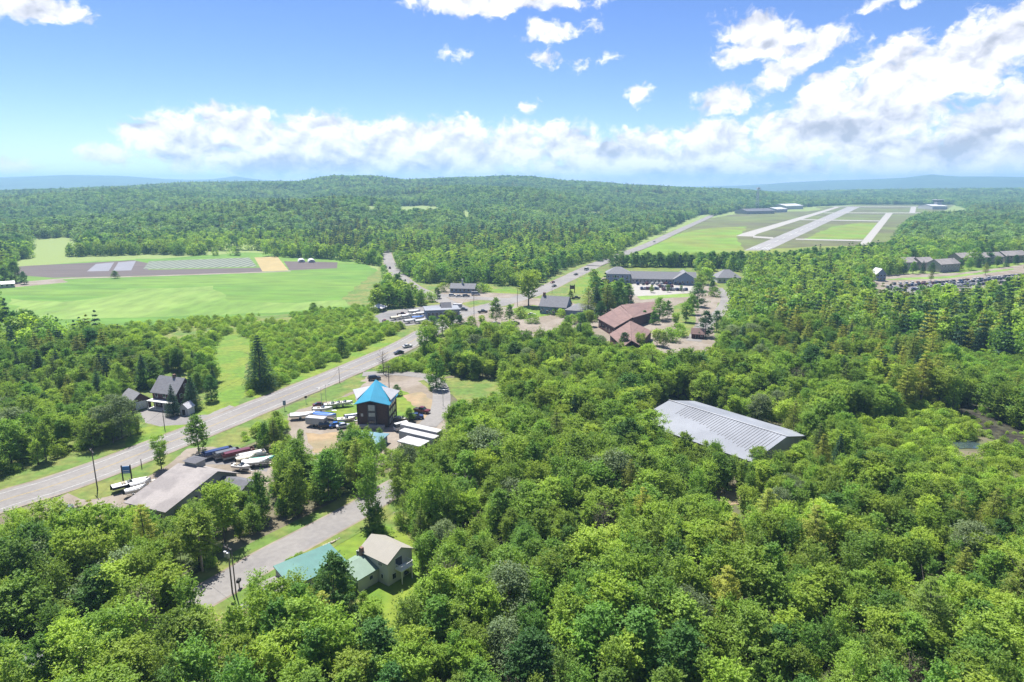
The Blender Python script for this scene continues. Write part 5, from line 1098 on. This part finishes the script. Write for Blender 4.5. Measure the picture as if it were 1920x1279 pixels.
# trees that stand alone or by a building: (kind, foot pixel, top pixel row, width factor, label)
SOLO = [('spruce_tree',(490,728),630,1.35,'huge dark spruce behind the pale bare pole'),('spruce_tree',(326,779),722,1.1,'dark conifer in front of the farmhouse'),('spruce_tree',(362,768),704,1.25,'dark green conifer at the right end of the farmhouse'),
 ('dark_tree',(397,752),706,1.0,'round dark tree on the lawn right of the farmhouse'),('broadleaf_tree',(303,880),818,1.0,'lone street tree left of the tan shop roof'),('broadleaf_tree',(373,850),783,1.0,'lone tree just above the tan shop roof'),
 ('dark_tree',(818,728),664,1.0,'round dark tree on the dry lawn by the yard gate'),('lime_tree',(991,574),509,1.2,'big willow like tree left of the inn'),('broadleaf_tree',(930,606),560,1.0,'tree shading the left parked cars at the crossroads'),('broadleaf_tree',(955,606),572,.9,'tree shading the right parked cars at the crossroads'),
 ('silvery_tree',(230,822),748,1.1,'silvery willow beside the farm garage'),('silvery_tree',(190,830),765,.9,'smaller silvery willow left of the big one'),('dark_tree',(747,558),515,1.0,'dark round tree at the bend of the side road'),('broadleaf_tree',(708,576),534,1.1,'left of two broad trees behind the white tent'),('broadleaf_tree',(730,576),534,1.0,'right of two broad trees behind the white tent'),
 ('dark_tree',(765,574),545,1.3,'low dark tree behind the boat store lot'),('broadleaf_tree',(790,572),546,1.2,'leafy tree at the top corner of the boat store lot'),('pine_tree',(1102,594),538,1.2,'dark pine left in the clump by the restaurant'),('spruce_tree',(1118,588),534,1.3,'dark spruce in the clump by the restaurant'),('pine_tree',(1138,588),527,1.2,'tallest pine in the clump by the restaurant'),
 ('dark_tree',(1158,584),530,1.1,'dark round tree in the clump by the restaurant'),('dark_tree',(1178,572),536,1.0,'last dark tree of the clump by the restaurant'),('dark_tree',(1126,600),566,1.0,'low dark tree at the foot of the pine clump'),('broadleaf_tree',(1236,600),560,1.0,'left tree behind the restaurant wing'),('broadleaf_tree',(1252,598),565,1.0,'right tree behind the restaurant wing'),
 ('dark_tree',(1208,604),583,1.3,'bushy tree hiding the restaurant wing'),('dark_tree',(1226,608),584,1.1,'small bushy tree right of the restaurant wing'),('lime_tree',(1232,648),618,1.3,'bright tree at the front corner of the restaurant'),('broadleaf_tree',(1286,604),568,1.3,'lower tree on the restaurant drive island'),('broadleaf_tree',(1297,590),556,1.1,'middle tree on the restaurant drive island'),
 ('dark_tree',(1307,575),532,1.1,'upper dark tree on the drive island'),('broadleaf_tree',(1311,546),515,1.0,'small tree at the right corner of the motel'),('dark_tree',(1322,632),585,1.0,'dark purple leaved tree beside the kiosk'),('dark_tree',(1343,622),584,.9,'dark tree right of the one beside the kiosk'),('bare_tree',(719,702),655,1.2,'thin grey tree above the blue star roof'),
 ('dark_tree',(744,742),722,1.3,'grey green bush tree touching the blue roof'),('broadleaf_tree',(796,668),612,1.0,'leaning tree where the main road passes the grove'),('dark_tree',(30,530),492,1.1,'dark tree clump at the left edge of the big field'),('dark_tree',(10,533),503,1.0,'dark tree at the very left of the big field'),('dark_tree',(46,533),510,1.0,'small dark tree right of the field edge clump'),
 ('broadleaf_tree',(216,522),508,1.6,'round bush tree on the farm track'),('broadleaf_tree',(588,587),568,1.8,'round dark bush at the lower edge of the big field'),('dark_tree',(632,1180),1046,1.0,'tall dense tree in front of the teal roofed hall'),('slender_tree',(492,1175),1078,1.0,'slender tree before the annex of the hall'),('slender_tree',(560,1190),1090,1.0,'thin tree below the teal roof'),
 ('bare_tree',(905,905),838,1.5,'bare grey brown tree above the hidden cabin'),('slender_tree',(1320,868),828,1.2,'small tree overlapping the warehouse roof'),('slender_tree',(1356,878),846,1.2,'dark sapling before the warehouse roof'),('bare_tree',(1402,886),846,1.0,'bare sapling before the warehouse roof'),('broadleaf_tree',(1070,560),545,1.4,'yellow green bush behind the inn'),
 ('broadleaf_tree',(1222,549),535,1.0,'left small tree in the motel car park'),('broadleaf_tree',(1252,548),534,1.0,'middle small tree in the motel car park'),('broadleaf_tree',(1277,547),535,1.0,'right small tree in the motel car park'),('dark_tree',(641,668),632,1.0,'dark columnar tree in the scrub by the road'),('pine_tree',(1745,528),505,1.0,'dark conifer before the apartment rows'),('pine_tree',(1847,516),492,1.1,'conifer at the foot of the right apartment blocks'),
 ('dark_tree',(700,1000),955,1.0,'dark round tree at the top of the cream house lawn'),('broadleaf_tree',(768,790),765,1.5,'leafy bush against the right wall of the tall house'),('broadleaf_tree',(663,838),795,1.0,'bright tree before the left corner of the tall house'),('dark_tree',(880,543),518,1.2,'tree behind the small shop'),('broadleaf_tree',(845,540),514,1.2,'tree left behind the small shop'),
 ('pine_tree',(1432,1030),918,1.3,'big yellowish pine below the warehouse'),('pine_tree',(1725,1235),1085,1.35,'largest yellow green pine at the lower right'),('pine_tree',(1235,1200),1100,1.2,'yellowish pine at the lower middle'),('spruce_tree',(205,735),665,1.3,'dark spruce in the wood behind the garage'),
 ('slender_tree',(800,1010),905,.9,'tall pale stemmed tree left of three by the drive'),('slender_tree',(822,1005),895,.9,'tall pale stemmed tree middle of three by the drive'),('slender_tree',(842,1000),900,.9,'tall pale stemmed tree right of three by the drive'),('slender_tree',(693,985),868,.9,'tall thin tree where the gravel drive meets the road')]
rs_ = random.Random(3)
for i, (k, (u0, v0), vt, wf, lb) in enumerate(SOLO):
    x_, y_ = G(u0, v0); h_ = hz(u0, v0, vt); tree(k, i * 3 + 1, x_, y_, h_, wf, rs_.uniform(0, 6), lb, None)
for i in range(5): x_, y_ = G(541 + i * 6, 1062 - i * 3.2); tree('shrub', i, x_, y_, 1.5, 1.0, i, 'clipped hedge shrub at the corner of the lawn above the teal roof', 'clipped hedge shrubs')
for i in range(13):
    u0 = 1694 + i * 17.5; v0 = 514 - (u0 - 1694) * .085 + (i * 5 % 4); x_, y_ = G(u0, v0); tree(('dark_tree', 'broadleaf_tree', 'spruce_tree')[i % 3], i, x_, y_, 8.5 + i % 3, 1.1, i, ('dark', 'green', 'conical')[i % 3] + ' tree in front of the apartment blocks', ('dark', 'green', 'conical') [i % 3] + ' trees before the apartment blocks')
for i, (u0, v0, h_) in enumerate(((1100,603,5),(1086,604,4),(1070,607,4),(1052,594,3.5),(1040,590,3),(1105,612,7),(1092,618,7),(1064,618,6),(976,596,5),(902,549,5),(914,547,4),(832,547,5),(820,560,6),(806,566,5),(742,560,8),(770,570,7),(1000,606,4),(1150,552,7),(1165,548,8),(1178,552,6),(1130,548,7),(1335,545,6),(1340,556,5),(1266,612,6),(1272,630,5),(1256,640,5),(1200,660,7),(1170,658,7),(1244,652,6),(742,690,3),(756,688,3),(812,706,4),(810,650,8),(925,700,7),(905,706,6),(880,704,8),(860,700,8),(845,694,7),(800,640,8),(812,634,9),(830,628,8),(845,622,9),(862,622,7),(884,620,6),(904,618,6))):
    x_, y_ = G(u0, v0); big = h_ > 5.5; tree(('dark_tree', 'broadleaf_tree', 'lime_tree')[i % 3] if big else 'shrub', i, x_, y_, h_ * 1.15, 1.15, i, ('dark', 'green', 'yellow green')[i % 3] + (' small tree' if big else ' bush') + (' between the crossroads and the restaurant' if u0 > 960 and u0 < 1140 else ' round the motel and restaurant lots' if u0 > 1140 else ' in the grove above the tall house' if v0 > 605 else ' near the small shop and store'), ('dark', 'green', 'yellow green')[i % 3] + (' small trees' if big else ' bushes') + (' by the crossroads' if u0 < 1140 else ' by the motel'))
for i in range(66):
    u0 = 1146 + i * 6.0 + (i * 7) % 5; v0 = 498.5 + (i * 11) % 4 + max(0, u0 - 1330) * .012; x_, y_ = G(u0, v0); h_ = 9.5 + (i * 5) % 4
    tree(('broadleaf_tree', 'dark_tree', 'slender_tree', 'dark_tree')[i % 4], i, x_, y_, h_, (1.2, 1.2, 1.6, 1.1)[i % 4], i * 1.7, ('round green', 'dark', 'slim', 'dark')[i % 4] + ' tree in the line between motel and airfield' + (', left half' if u0 < 1340 else ', right half'), ('round', 'dark', 'slim', 'dark')[i % 4] + ' trees of the airfield tree line')
for i, (u0, vt) in enumerate(((1236,808),(1252,822),(1272,832),(1292,838),(1312,842),(1334,852),(1366,860),(1388,866),(1412,868),(1436,866),(1458,856),(1478,846),(1494,838))):
    v0 = vt + 46 + (i * 7) % 5 * 3; x_, y_ = G(u0 + (i % 3 - 1) * 3, v0)
    tree(('broadleaf_tree', 'slender_tree', 'lime_tree')[i % 3], i + 4, x_, y_, hz(u0, v0, vt), (1.25, 1.3, 1.0)[i % 3], rs_.uniform(0, 6), ('broadleaf', 'slender', 'yellow green')[i % 3] + ' tree crowding the lower edge of the warehouse roof', ('broadleaf', 'slender', 'yellow green')[i % 3] + ' trees crowding the lower edge of the warehouse roof')
# candidates over the whole plan
rg = np.random.default_rng(11)
def jgrid(x0, x1, y0, y1, s):
    xs = np.arange(x0, x1, s); ys = np.arange(y0, y1, s); X, Y = np.meshgrid(xs, ys); X = X + (np.arange(len(ys)) % 2)[:, None] * s / 2
    return np.stack([(X + rg.uniform(-.42, .42, X.shape) * s).ravel(), (Y + rg.uniform(-.42, .42, X.shape) * s).ravel()], 1)
def cand(r0, r1, s):
    P = jgrid(-r1 * .75, r1 * .75, 20 if r0 < 100 else r0 * .6, r1, s); r = np.hypot(P[:, 0], P[:, 1]); u, v = proj(P[:, 0], P[:, 1], 0)
    mg = 260 if r0 < 100 else 140
    return P[(r >= r0) & (r < r1) & (u > -mg) & (u < 1920 + mg)]
HB = 11.0
near = cand(38, 330, 4.8); mid = cand(330, 900, 7.0); far1 = cand(900, 2000, 10.5); far2 = cand(2000, 3600, 13.5)
low = cand(3600, 5200, 30)
def clear(P, H, W, full=True):
    z0 = hgt(P[:, 0], P[:, 1]); bad = np.zeros(len(P), bool)
    for fz in ((0, .3, .6, .95) if full else (0, .6)):
        for fx in (-.52, 0, .52):
            wx = W * fx * (1 if 0 < fz < .9 else .45); u, v = proj(P[:, 0] + wx, P[:, 1], z0 + H * fz); bad |= opened(u, v)
    return ~bad
def poly_mask(P, polys):
    u, v = proj(P[:, 0], P[:, 1], 0.0); m = np.zeros(len(P), bool)
    for q in polys: m |= in_poly(u, v, q)
    return m
def conif_share(P):
    u, v = proj(P[:, 0], P[:, 1], hgt(P[:, 0], P[:, 1])); s = np.full(len(P), .07)
    for q, f in CONIF: s[in_poly(u, v, q)] = f
    return s
def where(u, v):
    if v < 745 and u < 790 and u > 90: return 'in the scrub above the main road' + (', left part' if u < 300 else ', middle part' if u < 520 else ', right part')
    if v > 1130: return ('at the lower left corner', 'by the bottom edge below the cabin', 'by the bottom edge below the transformer pole', 'by the bottom edge below the cream house', 'at the middle of the bottom edge', 'by the bottom edge right of centre', 'by the bottom edge further right', 'at the lower right corner')[min(7, max(0, int(u / 240)))]
    if v > 980: return ('near the left edge above the cabin', 'left of the transformer pole', 'beside the lower road bend', 'round the cream house', 'just right of the cream house', 'in the open young wood at lower centre', 'lower right, below the warehouse', 'near the right edge, low down')[min(7, max(0, int(u / 240)))]
    if u < 420 and v > 880: return 'between the lower road and tan shop' + (', left side' if u < 200 else ', right side')
    if u < 420: return 'in the wood left of the main road' + (', near the left edge' if u < 130 else ', near the farmhouse')
    if u < 700 and v > 780: return 'between the lower road and boat yard' + (', nearer the shop' if u < 560 else ', nearer the tall house')
    if v > 860: return ('by the gravel drive', 'round the hidden cabin', 'left below the warehouse', 'right below the warehouse', 'below the marsh')[0 if u < 840 else 1 if u < 960 else 2 if u < 1280 else 3 if u < 1560 else 4]
    if v > 740: return ('right of the tall house yard', 'left of the warehouse', 'at the warehouse', 'beside the marsh')[0 if u < 1000 else 1 if u < 1240 else 2 if u < 1550 else 3]
    if u < 1000: return 'behind the tall house'
    if u < 1240: return 'below the restaurant'
    return ('behind the warehouse', 'far behind the warehouse', 'above the marsh', 'high by the right edge')[0 if u < 1500 and v > 670 else 1 if u < 1500 else 2 if v > 650 else 3]
P = near; n = len(P); Hn = rg.uniform(.82, 1.12, n) * HB * .93; sh = poly_mask(P, SHRUB); cs_ = conif_share(P)
pick = rg.uniform(0, 1, n); kind = np.array(['broadleaf_tree'] * n, dtype=object); r = np.hypot(P[:, 0], P[:, 1])
k2 = rg.uniform(0, 1, n); kind[k2 < .42] = 'slender_tree'; u_, v_ = proj(P[:, 0], P[:, 1], 0)
kind[(k2 > .5) & (k2 < np.where((v_ > 1000) | ((u_ > 1300) & (v_ > 800)), .76, .6))] = 'lime_tree'; kind[(k2 > .76) & (k2 < .79)] = 'dark_tree'; kind[(k2 > .80) & (k2 < .815)] = 'bare_tree'; kind[(k2 > .82) & (k2 < .845)] = 'silvery_tree'
kind[(k2 > .22) & (k2 < .5) & (v_ < 900)] = 'broadleaf_tree'
con = pick < cs_; kind[con] = 'pine_tree'; kind[con & (rg.uniform(0, 1, n) < .35) & (v_ < 900)] = 'spruce_tree'
kind[sh] = 'shrub'
Hn[con] *= rg.uniform(1.0, 1.35, con.sum()); Hn[kind == 'slender_tree'] *= .92; Hn[kind == 'dark_tree'] *= 1.1
Hn *= 1 + .26 * np.sin(P[:, 0] / 17 + 2 * np.sin(P[:, 1] / 31)) * np.sin(P[:, 1] / 14 + 1.5 * np.sin(P[:, 0] / 23))
Hn[sh] = rg.uniform(2.2, 4.2, sh.sum())
Wn = np.array([1.15 * SP[k][0][3] / SP[k][0][2] for k in kind]) * Hn
ok = clear(P, Hn, Wn)
P, Hn, Wn, kind = P[ok], Hn[ok], Wn[ok], kind[ok]
r = np.hypot(P[:, 0], P[:, 1]); u, v = proj(P[:, 0], P[:, 1], Hn * .8); size = Hn / r * ((u > -20) & (u < 1940) & (v < 1300)); order = np.argsort(-size)
quota = {'broad': 130, 'pine_tree': 150, 'spruce_tree': 80, 'bare_tree': 30, 'shrub': 255}
def sized(k, h, ws): return ('tall ' if h > 11.2 else 'low ' if h < 9.0 else '') + ('broad ' if ws > 1.15 else 'narrow ' if ws < .98 else '') if k not in ('shrub',) else ('tall ' if h > 3.4 else 'tiny ' if h < 2.7 else '')
LBL = {'broadleaf_tree': 'round crowned broadleaf tree', 'slender_tree': 'slender young broadleaf tree', 'lime_tree': 'yellow green broadleaf tree', 'dark_tree': 'dark green broadleaf tree',
       'silvery_tree': 'silvery broadleaf tree', 'pine_tree': 'feathery pine', 'spruce_tree': 'dark spruce', 'bare_tree': 'bare grey tree', 'shrub': 'bushy green shrub'}
rest = {'broad': [], 'pine_tree': [], 'spruce_tree': [], 'bare_tree': [], 'shrub': []}
FLAT = {}
for q in order:
    k = kind[q]; c = k if k in quota else 'broad'; var = int(rg.integers(0, 99)); turn = rg.uniform(0, 6.28); ws = rg.uniform(.9, 1.25)
    if quota[c] > 0 and size[q] > 0:
        quota[c] -= 1; uu, vv = u[q], v[q]
        tree(k, var, P[q, 0], P[q, 1], Hn[q], ws, turn, sized(k, Hn[q], ws) + LBL[k] + ' ' + where(uu, vv), LBL[k] + 's ' + where(uu, vv))
    else:
        cm, tm, h0, w0 = SP[k][var % len(SP[k])]; key = (k, var % len(SP[k])); lst = FLAT.setdefault(c, []); 
        if key not in lst: lst.append(key)
        s = Hn[q] / h0; rest[c].append((P[q, 0], P[q, 1], 0, s * ws, s, turn, lst.index(key)))
Q = cand(55, 300, 5.6); Hq = rg.uniform(3.8, 7.2, len(Q)); okq = clear(Q, Hq, Hq * .55) & ~poly_mask(Q, SHRUB); Q, Hq = Q[okq], Hq[okq]      # young growth under and between the big crowns
for (a_, b_), h_ in zip(Q, Hq):
    k = ('slender_tree', 'broadleaf_tree', 'lime_tree')[int(rg.integers(0, 3))]; vi = int(rg.integers(0, 3)); key = (k, vi); lst = FLAT['broad']
    if key not in lst: lst.append(key)
    s = h_ / SP[k][vi][2]; rest['broad'].append((a_, b_, 0, s * 1.15, s, rg.uniform(0, 6.28), lst.index(key)))
for c, nm, lb in (('broad', 'broadleaf_wood', 'continuous green broadleaf wood filling the middle distance'), ('pine_tree', 'pine_wood', 'more distant feathery pines standing among the broadleaf wood'), ('spruce_tree', 'spruce_wood', 'more distant dark spruces among the broadleaf wood'), ('bare_tree', 'dead_wood', 'sparse grey twiggy trees scattered through the wood'), ('shrub', 'scrub', 'low bushy scrub between the field and the main road')):
    if rest[c]: points_stuff(nm, lb, 'scrub' if c == 'shrub' else 'wood', rest[c], [[SP[k][i][0], SP[k][i][1]] for k, i in FLAT[c]])
# shrubs fill the scrub land more closely
def scrubfill(r1, s, polys, hlo, hhi, name, label):
    Q = cand(60, r1, s); Q = Q[poly_mask(Q, polys)]; H = rg.uniform(hlo, hhi, len(Q)); Q_ok = clear(Q, H, H * 1.2); Q, H = Q[Q_ok], H[Q_ok]
    gap = np.sin(Q[:, 0] / 9) * np.sin(Q[:, 1] / 13) + rg.uniform(-.6, .6, len(Q)) > -.35; Q, H = Q[gap], H[gap]
    points_stuff(name, label, 'scrub', [(a, b, 0, h / 2.6 * rg.uniform(.9, 1.4), h / 2.6, rg.uniform(0, 6), rg.integers(0, 4)) for (a, b), h in zip(Q, H)], [x[0] for x in SP['shrub']])
scrubfill(520, 3.3, SHRUB, 1.2, 3.6, 'scrub', 'dense light green bushes covering the rough ground')
Q = cand(150, 330, 2.6); Q = Q[poly_mask(Q, [[(1735,742),(1755,738),(1795,748),(1850,772),(1990,815),(1990,850),(1850,825),(1770,768)]])]; Q = Q[rg.uniform(0, 1, len(Q)) < .55]
points_stuff('reeds', 'low reeds and dead brush on the dark mud of the marsh', 'reeds', [(a, b, .0, rg.uniform(.25, .6), rg.uniform(.2, .5), rg.uniform(0, 6), rg.integers(0, 4)) for a, b in Q], [x[0] for x in SP['shrub']])
# undergrowth in the near wood
Q = cand(38, 260, 5.5); H = rg.uniform(1.2, 3.4, len(Q)); okq = clear(Q, H, H); Q, H = Q[okq], H[okq]
points_stuff('undergrowth', 'leafy undergrowth between the trunks of the near wood', 'undergrowth', [(a, b, 0, h / 2.6 * 1.2, h / 2.6, rg.uniform(0, 6), rg.integers(0, 4)) for (a, b), h in zip(Q, H)], [x[0] for x in SP['shrub']])
# far woods
def farwood(P, name, label, hs, ws, crowns):
    n = len(P); H = rg.uniform(.75, 1.25, n) * hs; ok = clear(P, H * 11, H * 8, full=False); z = hgt(P[:, 0], P[:, 1])
    sh = poly_mask(P, SHRUB[:1]); ok &= ~sh
    P, H, z = P[ok], H[ok], z[ok]; cs_ = conif_share(P); n = len(P); patch = np.sin(P[:, 0] / 130 + np.sin(P[:, 1] / 200) * 2) * np.sin(P[:, 1] / 170 + 1) * .5 + .5
    p2 = np.sin(P[:, 0] / 61 + 2 + np.sin(P[:, 1] / 90)) * np.sin(P[:, 1] / 77 + .6 * np.sin(P[:, 0] / 50))
    c = rg.uniform(0, 1, n) < np.maximum(cs_, .04 + .3 * (patch > .68) + .22 * (p2 > .55)); d = rg.uniform(0, 1, n) < .10 + .4 * (patch < .2) + .3 * (p2 < -.6)
    pk = rg.integers(0, 5, n); pk = np.where(d, 5 + rg.integers(0, 2, n), pk); pk = np.where(c, 7 + rg.integers(0, 4, n), pk)
    W = H * ws * rg.uniform(.9, 1.2, n)
    A = np.stack([P[:, 0], P[:, 1], z - .5, W, H, rg.uniform(0, 6.28, n), pk], 1)
    points_stuff(name, label, 'wood', A, crowns + FARD + FARC)
farwood(mid, 'distant_wood', 'mixed green wood beyond the crossroads and round the fields', 1.0, 1.0, FARB)
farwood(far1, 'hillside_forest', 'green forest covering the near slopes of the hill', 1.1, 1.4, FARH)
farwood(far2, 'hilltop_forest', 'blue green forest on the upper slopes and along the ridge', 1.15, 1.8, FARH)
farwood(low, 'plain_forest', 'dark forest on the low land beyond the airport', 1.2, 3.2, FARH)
# ------------------------------------------------------------ haze: one closed box of thin air
hb = MB(); hb.box(-13000, 13000, -950, 12800, -2, 222)
hm = bpy.data.materials.new('haze'); hm.use_nodes = True; hn = hm.node_tree; hn.nodes.clear()
ho = hn.nodes.new('ShaderNodeOutputMaterial'); hv = hn.nodes.new('ShaderNodeVolumePrincipled')
hv.inputs['Color'].default_value = (.36, .62, .90, 1); hv.inputs['Density'].default_value = 0.00016; hv.inputs['Anisotropy'].default_value = .2
hn.links.new(hv.outputs[0], ho.inputs['Volume'])
haze = hb.build('haze', hm); tag(haze, kind='stuff'); haze['label'] = 'thin blue summer haze over the valley'; haze['category'] = 'haze'
